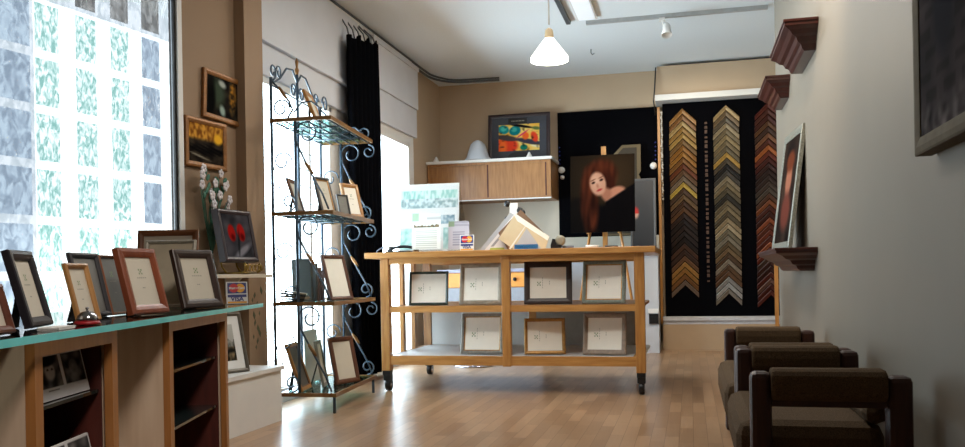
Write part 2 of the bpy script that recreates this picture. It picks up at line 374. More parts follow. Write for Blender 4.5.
# ------------------------------------------------------------------ generic picture frame
def frame(label, p0, p1, z, h, lean, fw=.02, th=.016, mat=None, insert='p', mount=0., mountmat=None, strut=True, name='picture_frame', cat='picture frame', group=None, card=None, pic=None, res=(24, 30), wall=False, inner=None, strutmat=None, dz=0., build_parts=True):
    p0, p1 = Vector((*p0, 0)), Vector((*p1, 0)); d = p1-p0; w = d.length; ln = math.radians(lean)
    lift = th*math.sin(ln) + .001
    mid = (p0+p1)/2
    t = thing(name, label, cat, (mid.x, mid.y, z+lift+dz), (-ln, 0, math.atan2(d.y, d.x)), group)
    hw = w/2
    prof = [(0, th), (0, .004), (.12*fw, .0012), (.45*fw, 0), (.78*fw, .003), (fw, .006), (fw, .011)]
    m = MB(); vs = []; n = len(prof)
    for q, y in prof: vs += [(-hw+q, y, q), (hw-q, y, q), (hw-q, y, h-q), (-hw+q, y, h-q)]
    fs = []; mi = []
    for i in range(n-1):
        for k in range(4): fs.append((i*4+k, i*4+(k+1) % 4, (i+1)*4+(k+1) % 4, (i+1)*4+k))
    m._add(vs, fs)
    if inner is not None:
        for i in range((n-1)*4):
            if i//4 >= 4: m.m[i] = 1
    m.build('moulding', [mat, inner or mat], t, False)
    MB().box(-hw+.0015, hw-.0015, .0105, th-.0005, .0015, h-.0015).build('backing', M_backing, t, False)
    a, b = hw-fw, h-2*fw
    y = .0095
    if mount:
        mm = MB(); q = mount
        vs = [(-a, y, fw), (a, y, fw), (a, y, h-fw), (-a, y, h-fw), (-a+q, y, fw+q), (a-q, y, fw+q), (a-q, y, h-fw-q), (-a+q, y, h-fw-q)]
        vs += [(p[0], y+.001, p[2]) for p in vs[4:8]]
        fs = [(k, (k+1) % 4, 4+(k+1) % 4, 4+k) for k in range(4)] + [(4+k, 4+(k+1) % 4, 8+(k+1) % 4, 8+k) for k in range(4)]
        mm._add(vs, fs); mm.build('mount', mountmat or M_paper, t, False)
        a -= q; b -= 2*q; zb = fw+q; y += .0008
    else: zb = fw
    if pic: 
        paint('picture', (-a, y, zb), (2*a, 0, 0), (0, 0, b), res[0], res[1], pic, t)
    elif insert != 'none':
        c = MB().quad((-a, y, zb), (a, y, zb), (a, y, zb+b), (-a, y, zb+b), 0)
        def dash(cx, cz, ww, hh, k): c.quad((cx-ww/2, y-.0004, cz-hh/2), (cx+ww/2, y-.0004, cz-hh/2), (cx+ww/2, y-.0004, cz+hh/2), (cx-ww/2, y-.0004, cz+hh/2), k)
        if insert == 'p':
            u = 2*a
            for i in range(3):
                for j in range(3):
                    if (i+j) % 2 == 0: dash((i-1)*u*.05, zb+b*.70+(j-1)*u*.05, u*.045, u*.045, 2)
            for i in range(5): dash((i-2)*u*.075, zb+b*.57, u*.05, b*.018, 1)
            for i in range(2): dash((i-.5)*u*.06, zb+b*.36, u*.04, b*.02, 1)
        elif insert == 'l':
            u = b
            for i in range(3):
                for j in range(3):
                    if (i+j) % 2 == 0: dash(-.5*a+(i-1)*u*.04, zb+b*.47+(j-1)*u*.045, u*.035, u*.04, 2)
            for i in range(5): dash(-.30*a, zb+b*.5+(i-2)*u*.075, a*.02, u*.05, 1)
            for i in range(2): dash(.08*a, zb+b*.5+(i-.5)*u*.07, a*.025, u*.05, 1)
        c.build('sample_card' if insert in 'pl' else 'blank_card', [card or M_card, M_print, M_printg], t, False)
    if strut:
        yh, zh = th, .62*h
        yf = .34*h; zf = yf*math.tan(ln) - lift/math.cos(ln) + .002
        sw = min(.045, w*.16)
        MB()._add([(-sw*.5, yh, zh), (sw*.5, yh, zh), (sw, yf, zf), (-sw, yf, zf), (-sw*.5, yh+.004, zh), (sw*.5, yh+.004, zh), (sw, yf+.005, zf), (-sw, yf+.005, zf)],
                  [(0,1,2,3), (4,5,6,7), (0,1,5,4), (1,2,6,5), (2,3,7,6), (3,0,4,7)]).build('easel_strut', strutmat or M_backing, t, False)
    return t

# ------------------------------------------------------------------ SETTING
CEIL = 3.3
PW = Vector((-2.9, 4.7)); PD = Vector((.1644, .9864))          # glass-block wall line
def pw(y, off=0):                                              # point on that wall at depth y (off = outwards)
    t = (y-PW.y)/PD.y; p = PW+PD*t; nrm = Vector((-PD.y, PD.x)); p = p+nrm*off; return p
struct('floor', MB().box(-4.6, 2.1, -1.4, 10.5, -.06, 0), M_floor)
struct('ceiling', MB().box(-4.6, 2.1, -1.4, 10.5, CEIL, CEIL+.08), M_ceil)
struct('wall_back', MB().box(-3.3, 2.1, 10.3, 10.45, 0, CEIL), M_beige)
struct('trim_1', MB().box(-2.95, -.40, 10.285, 10.2995, .0, 1.825), M_cream)
struct('wall_right', MB().box(.72, .86, -1.3, 7.5, 0, CEIL), M_right)
struct('wall_alcove', MB().box(.86, 2.0, 7.4, 7.5, 0, CEIL).box(1.98, 2.1, 7.5, 10.3, 0, CEIL), M_beige)
struct('wall_front', MB().box(-4.6, .86, -1.4, -1.3, 0, CEIL), M_beige)
# glass-block wall: pieces round the opening
WY0, WY1, WZ0, WZ1 = 3.29, 4.447, .665, 2.585
def wallpiece(mb, ya, yb, za, zb, t0=0, t1=.03):
    a, b, c, d = pw(ya, t0), pw(yb, t0), pw(yb, t1), pw(ya, t1)
    mb.prism([(a.x, a.y, za), (b.x, b.y, za), (c.x, c.y, za), (d.x, d.y, za)], (0, 0, zb-za))
m = MB(); wallpiece(m, -1.35, WY0, 0, CEIL); wallpiece(m, WY1, 4.99, 0, CEIL); wallpiece(m, WY0, WY1, 0, WZ0); wallpiece(m, WY0, WY1, WZ1, CEIL)
struct('wall_left', m, M_left)
# pilaster
pil = struct('wall_pilaster', MB().box(-3.1, -2.78, 4.985, 5.226, 0, CEIL), M_left)
# painted vine on the pilaster
vm = MB()
for i, (yy, zz) in enumerate([(5.04, .93), (5.06, .80), (5.15, .83), (5.03, .77), (5.09, .74), (5.05, .67), (5.12, .68), (5.06, .62), (5.10, .58), (5.04, .53), (5.09, .50), (5.12, .55), (5.07, .46)]):
    s_ = .016+.006*(i % 3); a = .6*math.sin(i*2.1)
    vm.prism([(-2.7795, yy+s_*.5*math.sin(a), zz+s_), (-2.7795, yy+s_*.6, zz), (-2.7795, yy-s_*.5*math.sin(a), zz-s_), (-2.7795, yy-s_*.6, zz)], (.001, 0, 0))
vm.build('painted_vine', pm('vine_olive', (72, 78, 52), .8), pil)
# glass blocks
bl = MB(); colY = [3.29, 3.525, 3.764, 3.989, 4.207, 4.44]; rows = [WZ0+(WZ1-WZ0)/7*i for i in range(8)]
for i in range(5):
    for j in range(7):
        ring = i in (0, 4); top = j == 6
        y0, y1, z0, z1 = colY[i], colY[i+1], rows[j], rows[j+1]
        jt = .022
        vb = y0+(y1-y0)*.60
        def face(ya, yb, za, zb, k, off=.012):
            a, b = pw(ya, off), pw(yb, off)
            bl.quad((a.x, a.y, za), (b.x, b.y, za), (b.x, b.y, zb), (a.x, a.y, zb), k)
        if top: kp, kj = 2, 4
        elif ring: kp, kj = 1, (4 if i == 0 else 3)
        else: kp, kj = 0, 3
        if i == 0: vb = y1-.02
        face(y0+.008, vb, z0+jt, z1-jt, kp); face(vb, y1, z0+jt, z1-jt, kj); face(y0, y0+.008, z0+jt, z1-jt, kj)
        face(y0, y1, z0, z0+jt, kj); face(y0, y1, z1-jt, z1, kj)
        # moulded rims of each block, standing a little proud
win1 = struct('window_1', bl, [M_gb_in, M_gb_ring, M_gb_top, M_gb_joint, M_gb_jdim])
fr = MB(); wallpiece(fr, WY1-.004, WY1+.012, WZ0-.03, WZ1+.03, -.006, .03); wallpiece(fr, WY0-.02, WY0, WZ0-.03, WZ1+.03, -.012, .05)
wallpiece(fr, WY0-.02, WY1+.014, WZ1, WZ1+.03, -.012, .05); wallpiece(fr, WY0-.02, WY1+.014, WZ0-.03, WZ0, -.012, .05)
struct('window_frame', fr, M_black, win1)
fr = MB(); wallpiece(fr, WY1+.013, WY1+.05, WZ0-.05, WZ1+.05, -.02, .0); struct('window_trim', fr, M_white, win1)
# storefront side: lintel, wall pieces, windows
XW = -2.95
struct('wall_window_side', MB().box(XW-.15, XW, 5.226, 8.95, 2.36, CEIL).box(XW-.15, XW, 6.72, 7.35, 0, 2.36).box(XW-.15, XW, 8.80, 8.95, 0, 2.36).box(XW-.15, XW, 5.226, 8.95, 0, .06), M_white)
struct('wall_left_back', MB().box(XW-.15, XW-.09, 8.95, 10.4, 0, CEIL), M_beige)
struct('trim_2', MB().box(XW-.001, XW+.05, 5.228, 7.25, 2.62, 3.22).box(XW-.001, XW+.07, 5.228, 7.25, 2.585, 2.62).box(XW-.001, XW+.035, 5.228, 7.0, 2.36, 2.585), M_shade, bevel=.004)
struct('trim_3', MB().box(XW-.001, XW+.05, 7.62, 9.0, 2.75, 3.2).box(XW-.001, XW+.03, 7.62, 9.0, 2.44, 2.75).box(XW-.001, XW+.065, 7.62, 9.0, 3.17, 3.22), M_shade, bevel=.004)
def window(name, ya, yb, z0, z1, mull):
    g = struct(name, MB().box(XW-.10, XW-.094, ya, yb, z0, z1), M_pane)
    f = MB(); t = .05
    f.box(XW-.13, XW+.01, ya, ya+t, z0, z1).box(XW-.13, XW+.01, yb-t, yb, z0, z1).box(XW-.13, XW+.01, ya, yb, z1-t, z1).box(XW-.13, XW+.01, ya, yb, z0, z0+t)
    for y in mull: f.box(XW-.12, XW-.02, y-.02, y+.02, z0, z1)
    struct('window_frame', f, M_white, g, bevel=.004); return g
window('window_2', 5.23, 6.72, .06, 2.36, [6.35])
window('window_3', 7.35, 8.80, .06, 2.36, [])
struct('baseboard_left', MB().box(XW, XW+.03, 5.23, 8.95, 0, .1), M_white)
struct('baseboard_back', MB().box(-2.95, -1.5, 10.27, 10.285, 0, .1), M_white)
# low white plinth under the left wall
m = MB(); m.box(-2.78, -2.55, 1.0, 4.98, 0, .325).box(-2.79, -2.53, 1.0, 5.0, .325, .35)
pl = thing('display_plinth', 'low white painted plinth along the wall behind the glass counter', 'plinth', (-2.66, 3, 0))
a_, b_ = pw(1.0), pw(4.96)
MB().prism([(a_.x+.004, 1.0, 0), (-2.555, 1.0, 0), (-2.555, 4.975, 0), (b_.x+.004, 4.975, 0)], (0, 0, .325)).build('body', M_white, pl); MB().prism([(a_.x+.004, .99, .325), (-2.54, .99, .325), (-2.54, 4.983, .325), (b_.x+.004, 4.983, .325)], (0, 0, .025)).build('top', M_white, pl)
# header box and white ledge above the moulding display
struct('trim_4', MB().box(-.335, 1.97, 9.95, 10.3, 2.93, 3.265), M_beige)
m = MB().box(-.36, 1.97, 9.9, 10.3, 2.865, 2.93)
struct('trim_5', m, M_white)
struct('trim_6', MB().box(-.32, 1.97, 10.05, 10.29, 0, .30), pm('tan_panel', (172, 148, 120), .7, .04, 4))

# ------------------------------------------------------------------ CEILING FITTINGS
t = thing('pendant_lamp', 'white conical pendant lamp hanging on a cord above the rolling table', 'lamp', (-.98, 6.2, CEIL))
MB().lathe([(.05, -.03), (.055, -.005), (.05, -.001)], (-.98, 6.2, CEIL)).build('ceiling_rose', M_white, t)
MB().tube([(-.98, 6.2, CEIL-.02), (-.98, 6.2, 2.74)], .006).build('cord', pm('cord_grey', (176, 170, 160), .6), t)
MB().lathe([(.012, .06), (.028, .045), (.034, .0), (.032, -.02)], (-.98, 6.2, 2.655)).build('cap', pm('tan_cap', (186, 164, 128), .5), t)
MB().lathe([(.028, .0), (.036, -.01), (.138, -.145), (.140, -.172), (.134, -.172), (.132, -.148), (.032, -.02)], (-.98, 6.2, 2.645), 32, caps=False).build('lamp_shade', M_shadeglow, t)
MB().blob((-.98, 6.2, 2.56), .03).build('bulb', M_bulb, t)

t = thing('track_light', 'white ceiling track with one small white spotlight aimed at the back', 'track light', (-.2, 8.1, CEIL))
MB().box(-1.10, -1.06, 4.6, 8.02, CEIL-.035, CEIL-.001).build('side_track', M_track, t, label='dark bronze track running to the corner')
MB().box(-.92, .719, 8.06, 8.10, CEIL-.035, CEIL-.001, M=Matrix.Rotation(0, 4, 'Z')).box(.0, .001, 8.06, 8.061, CEIL-.03, CEIL-.002).build('cross_track', pm('pale_track', (168, 172, 174), .5), t)
MB().box(-.24, -.19, 8.055, 8.105, CEIL-.06, CEIL-.035).tube([(-.215, 8.08, CEIL-.05), (-.205, 8.08, CEIL-.10), (-.18, 8.07, CEIL-.115)], .008).build('spot_arm', M_white, t)
Mx = Matrix.Rotation(math.radians(-22), 4, 'X')
MB().lathe([(.022, .05), (.035, .03), (.037, -.02), (.05, -.075), (.048, -.08), (.038, -.03), (.0, -.02)], (-.175, 8.07, CEIL-.135), 20, M=Mx, caps=False).build('spot_head', M_white, t)
t = thing('ceiling_light', 'flat white ceiling light panel beside the corner of the track', 'ceiling light', (-.9, 7.3, CEIL))
MB().box(-.985, -.80, 6.6, 7.95, CEIL-.03, CEIL-.001).build('housing', M_white, t)
MB().box(-.97, -.815, 6.62, 7.93, CEIL-.034, CEIL-.0305).build('diffuser', M_diff, t)
tag(MB().tube([(-.99, 9.1, CEIL), (-.99, 9.1, CEIL-.04), (-.975, 9.1, CEIL-.06), (-.955, 9.1, CEIL-.045)], .005).build('ceiling_hook', M_track), 'tiny dark hook screwed into the ceiling right of the pendant lamp', 'hook')
# curtain track
pts = [(-2.97, 5.24, 3.262), (-2.97, 9.3, 3.262)] + [(-2.62-.35*math.cos(a), 9.5+.5*math.sin(a), 3.262) for a in [i*PI/2/8 for i in range(1, 9)]] + [(-2.2, 10.02, 3.262)]
tag(MB().tube(pts, .014, 8).tube([(p[0]+.02*(p[1] < 9.9), p[1], 3.288) for p in pts], .012, 6).build('curtain_track', M_track), 'dark grey curtain track bent round the ceiling corner above the windows', 'curtain track')
# curtain
t = thing('curtain', 'black floor-length curtain bunched between the two bright windows', 'curtain', (-2.84, 7.2, 0))
m = MB(); NU, NV = 90, 24; vs = []
for j in range(NV+1):
    v = j/NV
    for i in range(NU+1):
        u = i/NU; y = 6.86+.70*u
        top = 2.98+.12*u+.03*math.sin(u*22)-.03*math.exp(-u*12)
        z = .03+(top-.03)*v
        amp = .035*(.7+.5*(1-v)); x = -2.82+amp*math.sin(u*2*PI*7+.5*math.sin(v*3))+.01*math.sin(u*41)
        y += .02*math.sin(v*4+u*9)*(1-v) - (.06*(v) * (1-u))
        vs.append((x, y, z))
m._add(vs, [(j*(NU+1)+i, j*(NU+1)+i+1, (j+1)*(NU+1)+i+1, (j+1)*(NU+1)+i) for j in range(NV) for i in range(NU)], 0, True)
o = m.build('drape', M_cloth, t); sd = o.modifiers.new('s', 'SOLIDIFY'); sd.thickness = .006
for i in range(6):
    y = 6.9+.125*i; MB().tube([(-2.84, y, 2.99+.02*i), (-2.86, y, 3.08+.015*i), (-2.96, y, 3.25)], .007, 6).build('curtain_hook', M_track, t)

# ------------------------------------------------------------------ RIGHT WALL
def ledge(label, y0, y1, zt, xo, hh, cat='ledge'):
    t = thing('crown_shelf', label, cat, (.72, (y0+y1)/2, zt-hh), group='mahogany crown ledges')
    d = .72-xo
    k = hh/.2
    prof = [(0, 0), (-d, 0), (-d, -.03*k), (-d*.94, -.04*k), (-d*.84, -.055*k), (-d*.74, -.085*k), (-d*.62, -.10*k), (-d*.56, -.135*k), (-d*.46, -.15*k), (-d*.42, -hh+.02*k), (-d*.34, -hh), (0, -hh)]
    # mitred returns: the profile also runs round both ends
    m = MB(); n = len(prof); vs = []
    for s, yy in ((1, y0), (-1, y1)):
        for px, pz in prof:
            ins = d+px
            vs.append((.719+px*.999, yy+s*ins, zt+pz))
    for i in range(n-1):
        m._add([vs[i], vs[i+1], vs[n+i+1], vs[n+i]], [(0, 1, 2, 3)])
    # end returns
    for base, yy in ((0, y0), (n, y1)):
        for i in range(n-1):
            a, b = vs[base+i], vs[base+i+1]
            m._add([a, b, (.719, b[1], b[2]), (.719, a[1], a[2])], [(0, 1, 2, 3)])
    m.build('crown', M_mahog, t)
    MB().box(xo-.008, .719, y0-.008, y1+.008, zt-.004, zt+.012).build('top_board', M_mahog, t, bevel=.003)
    return t
ledge('larger upper mahogany crown ledge high on the right wall, nearest the camera', 5.07, 5.90, 2.305, .54, .145)
ledge('smaller-looking upper mahogany crown ledge on the right wall beside the moulding display', 6.45, 7.15, 2.295, .555, .135)
ledge('lower mahogany ledge holding the silver framed portrait', 5.25, 6.50, 1.022, .49, .125)
frame('silver beaded frame with a portrait leaning on the lower mahogany ledge', (.555, 6.31), (.600, 5.70), 1.035, .80, 7.5, .05, .028, pm('beaded_silver', (140, 142, 134), .4, .3, 90, metal=.5), pic=p_shelfportrait, res=(30, 40), strut=False)
frame('large pewter frame with a brick street picture on the right wall', (.66, 2.80), (.66, 1.90), 1.235, .86, 0, .05, .05, pm('pewter', (92, 85, 72), .7, .12, 20, spec=.08), pic=p_street, res=(60, 60), strut=False)

# ------------------------------------------------------------------ CHAIRS
def rbox(mb, x0, x1, y0, y1, z0, z1): mb.box(x0, x1, y0, y1, z0, z1)
def armchair(label, y0, y1):
    t = thing('armchair', label, 'armchair', (.41, (y0+y1)/2, 0), group='tweed armchairs along the right wall')
    for y in (y0, y1-.075):
        s = MB()
        a = .018
        for (xa, xb) in ((.165, .245), (.585, .66)):
            pass
        MB().box(.180, .246, y, y+.075, 0, .575).build('front_leg', M_chairwood, t, bevel=.018)
        MB().box(.588, .662, y, y+.075, 0, .565).build('rear_leg', M_chairwood, t, bevel=.018)
        MB().box(.246, .588, y+.015, y+.06, .465, .51).build('side_rail', M_chairwood, t); MB().box(.246, .588, y+.015, y+.06, .20, .26).build('side_rail', M_chairwood, t)
        # upholstered roll wrapped round the arm
        m = MB(); prof = []
        for i in range(14):
            an = 2*PI*i/14; cy, cz = math.cos(an), math.sin(an)
            prof.append((y+.0375+.056*math.copysign(abs(cy)**.6, cy), .535+.052*math.copysign(abs(cz)**.6, cz)))
        m.prism([(.243, a_, b_) for a_, b_ in prof], (.345, 0, 0)); m.build('arm_pad', M_fabric, t, bevel=.012)
    MB().box(.14, .60, y0+.078, y1-.078, .22, .405).build('seat', M_fabric, t, bevel=.05)
    MB().box(.53, .61, y0+.078, y1-.078, .40, .475).build('backrest', M_fabric, t, bevel=.035)
    return t
armchair('brown tweed armchair with dark wood frame, nearest the camera by the right wall', 2.85, 3.80)
armchair('brown tweed armchair behind the nearest one, closer to the moulding display', 3.86, 5.07)

# ------------------------------------------------------------------ ROLLING TABLE
t = thing('rolling_table', 'honey oak rolling work table with two shelves and black castors', 'table', (-1.35, 6.9, 0))
MB().box(-2.50, -.245, 6.30, 7.55, 1.052, 1.098).build('tabletop', M_oak, t, bevel=.004)
for x, y in ((-2.385, 6.34), (-.40, 6.34), (-2.385, 7.44), (-.475, 7.44)):
    MB().box(x, x+.07, y, y+.07, .165, 1.052).build('leg', M_oakz, t, bevel=.003)
MB().box(-1.405, -1.34, 6.34, 6.40, .205, 1.052).build('post', M_oakz, t, bevel=.003)
MB().box(-1.405, -1.34, 7.45, 7.51, .205, 1.052).build('post', M_oakz, t, bevel=.003)
for y in (6.345, 7.47):
    MB().box(-2.315, -.40, y, y+.03, 1.005, 1.052).build('apron', M_oak, t)
    MB().box(-2.315, -.40, y+.002, y+.032, .622, .672).build('shelf_rail', M_oak, t)
    MB().box(-2.315, -.40, y+.002, y+.032, .212, .283).build('bottom_rail', M_oak, t)
MB().box(-2.36, -.35, 6.379, 7.47, .645, .668).build('middle_shelf', M_oak, t)
MB().box(-2.36, -.35, 6.379, 7.47, .255, .278).build('bottom_shelf', M_white, t)
MB().box(-2.31, -1.405, 7.455, 7.468, .28, .62).build('back_panel', M_white, t)
MB().box(-1.34, -.41, 7.455, 7.468, .28, .62).build('back_panel', pm('taupe_panel', (150, 138, 124), .7), t)
for x in (-2.37, -.425):
    for y in (6.75, 7.05): MB().box(x, x+.03, y, y+.06, .28, 1.052).build('end_slat', M_oakz, t)
    MB().box(x, x+.03, 6.41, 7.44, .62, .67).box(x, x+.03, 6.41, 7.44, .21, .28).build('end_rail', M_oak, t)
for x, y in ((-2.35, 6.375), (-.365, 6.375), (-2.35, 7.475), (-.44, 7.475)):
    c = MB().box(x-.032, x+.032, y-.032, y+.032, .13, .215).box(x-.03, x+.03, y-.02, y+.045, .085, .13).build('castor', M_black, t, bevel=.004)
    Rm = Matrix.Rotation(PI/2, 4, 'Y')
    MB().lathe([(.02, -.02), (.047, -.02), (.05, -.012), (.05, .012), (.047, .02), (.02, .02)], (x, y+.03, .05), 20, M=Rm).build('wheel', M_blackpl, c)
    MB().lathe([(.004, -.0215), (.025, -.0215), (.025, .0215), (.004, .0215)], (x, y+.03, .05), 16, M=Rm).build('hub', M_chrome, c)
    
G = 'sample frames on the rolling table'
SZ, LZ = .672, .2845
fgreen = pm('dark_green_frame', (44, 58, 52), .4, .2, 30); fsilv = pm('silver_brown_frame', (150, 138, 122), .4, .2, 30, metal=.3)
fdark = pm('dark_espresso_frame', (44, 28, 24), .45, .4, 90); fgg = pm('grey_green_frame', (112, 118, 106), .45, .25, 60)
fg = pm('antique_gold_frame', (164, 120, 62), .4, .2, 40, metal=.4); ftp = pm('taupe_frame', (142, 124, 108), .5, .2, 40); fss = pm('pewter_frame', (134, 130, 122), .4, .2, 40, metal=.3)
frame('dark green frame at the left end of the middle shelf of the table', (-2.194, 6.46), (-1.879, 6.50), SZ, .274, 12, .02, .018, fgreen, 'l', card=M_cardw, group=G)
frame('silver and brown frame on the middle shelf, left of the centre post', (-1.783, 6.48), (-1.437, 6.48), SZ, .332, 12, .034, .018, fsilv, 'l', card=M_cardw, group=G)
frame('dark espresso frame on the middle shelf, right of the centre post', (-1.254, 6.46), (-.885, 6.50), SZ, .335, 12, .045, .02, fdark, 'l', card=M_cardw, group=G)
frame('grey green frame at the right end of the middle shelf of the table', (-.813, 6.50), (-.481, 6.46), SZ, .332, 12, .036, .018, fgg, 'l', card=M_cardw, inner=fg, group=G)
frame('pewter frame on the bottom shelf of the table, left of the centre post', (-1.780, 6.49), (-1.436, 6.49), LZ, .321, 12, .032, .018, fss, 'l', card=M_cardw, inner=fg, group=G)
frame('small antique gold frame on the bottom shelf, right of the centre post', (-1.257, 6.46), (-.945, 6.52), LZ, .28, 12, .026, .018, fg, 'l', card=M_cardw, group=G)
frame('taupe frame at the right end of the bottom shelf of the table', (-.814, 6.50), (-.482, 6.47), LZ, .317, 12, .036, .018, ftp, 'l', card=M_cardw, group=G)

# ---- things on top of the table
TZ = 1.099
t = thing('brochure_stand', 'large clear acrylic stand with a pale teal poster on the table', 'poster stand', (-2.03, 6.9, TZ))
lean = Matrix.Translation((-2.095, 6.82, TZ)) @ Matrix.Rotation(-.1, 4, 'X')
paint('poster', lean @ Vector((-.285, 0, .01)), lean.to_3x3() @ Vector((.50, 0, 0)), lean.to_3x3() @ Vector((0, 0, .565)), 90, 90, p_poster, t, True)
MB().box(-.30, .225, .002, .006, 0, .59, M=lean).build('backing', M_paper, t)
MB().box(-.30, .225, -.006, -.003, 0, .59, M=lean).build('front_sheet', M_acrylic, t)
a = lean @ Vector((.225, 0, .0)); b = lean @ Vector((.225, 0, .59))
MB().prism([a, b, (a.x+.035, a.y+.24, TZ)], (.004, 0, 0)).build('side_gusset', M_acrylic, t)
t = thing('leaflet_stand', 'white leaflet with a mountain skyline in a clear stand before the poster', 'leaflet', (-2.04, 6.47, TZ))
lean = Matrix.Translation((-2.035, 6.45, TZ+.009)) @ Matrix.Rotation(-.1, 4, 'X')
paint('leaflet', lean @ Vector((-.118, 0, .012)), lean.to_3x3() @ Vector((.236, 0, 0)), lean.to_3x3() @ Vector((0, 0, .29)), 60, 80, p_flyer, t, True)
MB().box(-.122, .122, .001, .004, 0, .305, M=lean).box(-.122, .122, -.02, .07, 0, .004, M=lean).build('stand', M_acrylic, t)
t = thing('leaflet_stand', 'small lilac grey leaflet standing between the poster and the mat samples', 'leaflet', (-1.78, 6.5, TZ))
lean = Matrix.Translation((-1.78, 6.49, TZ+.009)) @ Matrix.Rotation(-.12, 4, 'X')
paint('leaflet', lean @ Vector((-.085, 0, .008)), lean.to_3x3() @ Vector((.17, 0, 0)), lean.to_3x3() @ Vector((0, 0, .225)), 40, 50, p_greyflyer, t, True)
MB().box(-.088, .088, .001, .004, 0, .235, M=lean).box(-.088, .088, -.02, .06, 0, .004, M=lean).build('stand', M_acrylic, t)

M_cblue = pm('card_blue', (40, 52, 120), .5); M_cred = pm('card_red', (206, 32, 40), .5); M_cyel = pm('card_yellow', (240, 170, 40), .5)
def paysign(label, p0, p1, z, h, lean):
    p0, p1 = Vector((*p0, 0)), Vector((*p1, 0)); d = p1-p0; w = d.length; mid = (p0+p1)/2; ln = math.radians(lean)
    t = thing('card_sign', label, 'sign', (mid.x, mid.y, z+.001), (-ln, 0, math.atan2(d.y, d.x)), 'payment card signs')
    MB().box(-w/2, w/2, 0, .003, .001, h).build('panel', M_paper, t, False)
    m = MB(); m.quad((-w*.44, -.0004, h*.47), (w*.44, -.0004, h*.47), (w*.44, -.0004, h*.95), (-w*.44, -.0004, h*.95), 0)
    for cx, k, dy in ((-w*.15, 1, -.0008), (w*.15, 2, -.0007)):
        r = min(w*.27, h*.2); n = 28
        m._add([(cx+r*math.cos(2*PI*i/n), dy, h*.71+r*math.sin(2*PI*i/n)) for i in range(n)], [tuple(range(n))], k)
    m.quad((-w*.44, -.0004, h*.30), (w*.44, -.0004, h*.30), (w*.44, -.0004, h*.42), (-w*.44, -.0004, h*.42), 0)
    m.quad((-w*.44, -.0004, h*.03), (w*.44, -.0004, h*.03), (w*.44, -.0004, h*.11), (-w*.44, -.0004, h*.11), 2)
    m.build('emblem', [M_cblue, M_cred, M_cyel], t, False)
    R = Matrix.Rotation(PI/2, 4, 'X')
    text_mesh('MasterCard', w*.155, Matrix.Translation((0, -.0014, h*.71)) @ R, 'lettering', M_paper, t, .0003, bold=.0004)
    text_mesh('VISA', w*.30, Matrix.Translation((0, -.0014, h*.215)) @ R, 'lettering', M_cblue, t, .0003, bold=.0008)
    MB()._add([(-w*.2, .003, h*.6), (w*.2, .003, h*.6), (w*.2, .35*h, .35*h*math.tan(ln)), (-w*.2, .35*h, .35*h*math.tan(ln))], [(0, 1, 2, 3)]).build('strut', M_paper, t, False)
paysign('small payment card sign on the table before the mat samples', (-1.746, 6.40), (-1.632, 6.40), TZ, .125, 8)
# telephone
t = thing('telephone', 'black telephone with handset and looping cord at the left end of the table', 'telephone', (-2.25, 6.6, TZ))
MB().prism([(-2.42, 6.55, TZ), (-2.20, 6.55, TZ), (-2.20, 6.78, TZ), (-2.42, 6.78, TZ)], (0, 0, .018)).build('body', M_blackpl, t, bevel=.006)
MB().tube([(-2.40+.02*i, 6.60, TZ+.035+.018*math.sin(PI*i/12)) for i in range(13)], [.016]*2+[.012]*9+[.017]*2, 8).box(-2.41, -2.375, 6.585, 6.62, TZ+.016, TZ+.035).box(-2.185, -2.15, 6.585, 6.62, TZ, TZ+.03).build('handset', M_black, t)
MB().tube([(-2.47+.04*(1-math.cos(PI*i/14))*1.1, 6.5, TZ+.006+.05*math.sin(PI*i/28)) for i in range(15)] + [(-2.37, 6.55, TZ+.05)], .006, 6).build('cord', pm('cord_blue_grey', (90, 98, 116), .5), t)
# black swivel holder with white card
t = thing('clamp_stand', 'black swivel stand holding a white card behind the mat samples', 'card holder', (-1.42, 6.95, TZ))
MB().lathe([(.06, 0), (.06, .012), (.01, .018), (.008, .40)], (-1.40, 6.95, TZ), 16).build('post', M_black, t)
MB().box(-1.455, -1.385, 6.935, 6.94, TZ+.265, TZ+.405).build('card', M_paper, t)
for dx, dz in ((-.075, .40), (-.075, .27), (.03, .34), (.05, .32)): MB().blob((-1.40+dx, 6.945, TZ+dz), .028, (1, .8, 1)).build('knob', M_black, t)
MB().tube([(-1.475, 6.955, TZ+.4), (-1.40, 6.955, TZ+.38), (-1.35, 6.955, TZ+.32)], .008).tube([(-1.475, 6.955, TZ+.27), (-1.40, 6.955, TZ+.29)], .008).build('arm', M_black, t)
# mat corner samples leaning in a stack
def matsample(label, pts, y, c, band=None, extra=None, th=.006):
    m = MB(); zmin = min(p[1] for p in pts)
    tl = math.radians(8)
    def P3(p, dy=0): return Vector((p[0], y+(p[1]-TZ)*math.tan(tl)+dy, p[1]))
    t = thing('mat_sample', label, 'mat sample', (sum(p[0] for p in pts)/len(pts), y, TZ), group='mount board corner samples')
    MB().prism([P3(p) for p in pts], (0, th, 0)).build('board', pm('mat_%d_%d_%d' % c, c, .8, .03, 20), t)
    if band:
        for nm, q, cc in band: MB().prism([P3(p, -.0015) for p in q], (0, .001, 0)).build(nm, pm('mat_%d_%d_%d' % cc, cc, .8, .03, 20), t)
    return t
matsample('grey mat corner sample at the left of the stack', [(-1.67, 1.102), (-1.41, 1.41), (-1.33, 1.36), (-1.42, 1.102)], 6.70, (176, 178, 184))
matsample('white mat corner sample second from left in the stack', [(-1.615, 1.102), (-1.375, 1.385), (-1.29, 1.33), (-1.40, 1.102)], 6.66, (224, 222, 224), [('edge_label', [(-1.57, 1.105), (-1.44, 1.105), (-1.45, 1.125), (-1.56, 1.125)], (176, 190, 90)), ('cut_line', [(-1.56, 1.135), (-1.38, 1.345), (-1.365, 1.335), (-1.535, 1.135)], (150, 152, 160))])
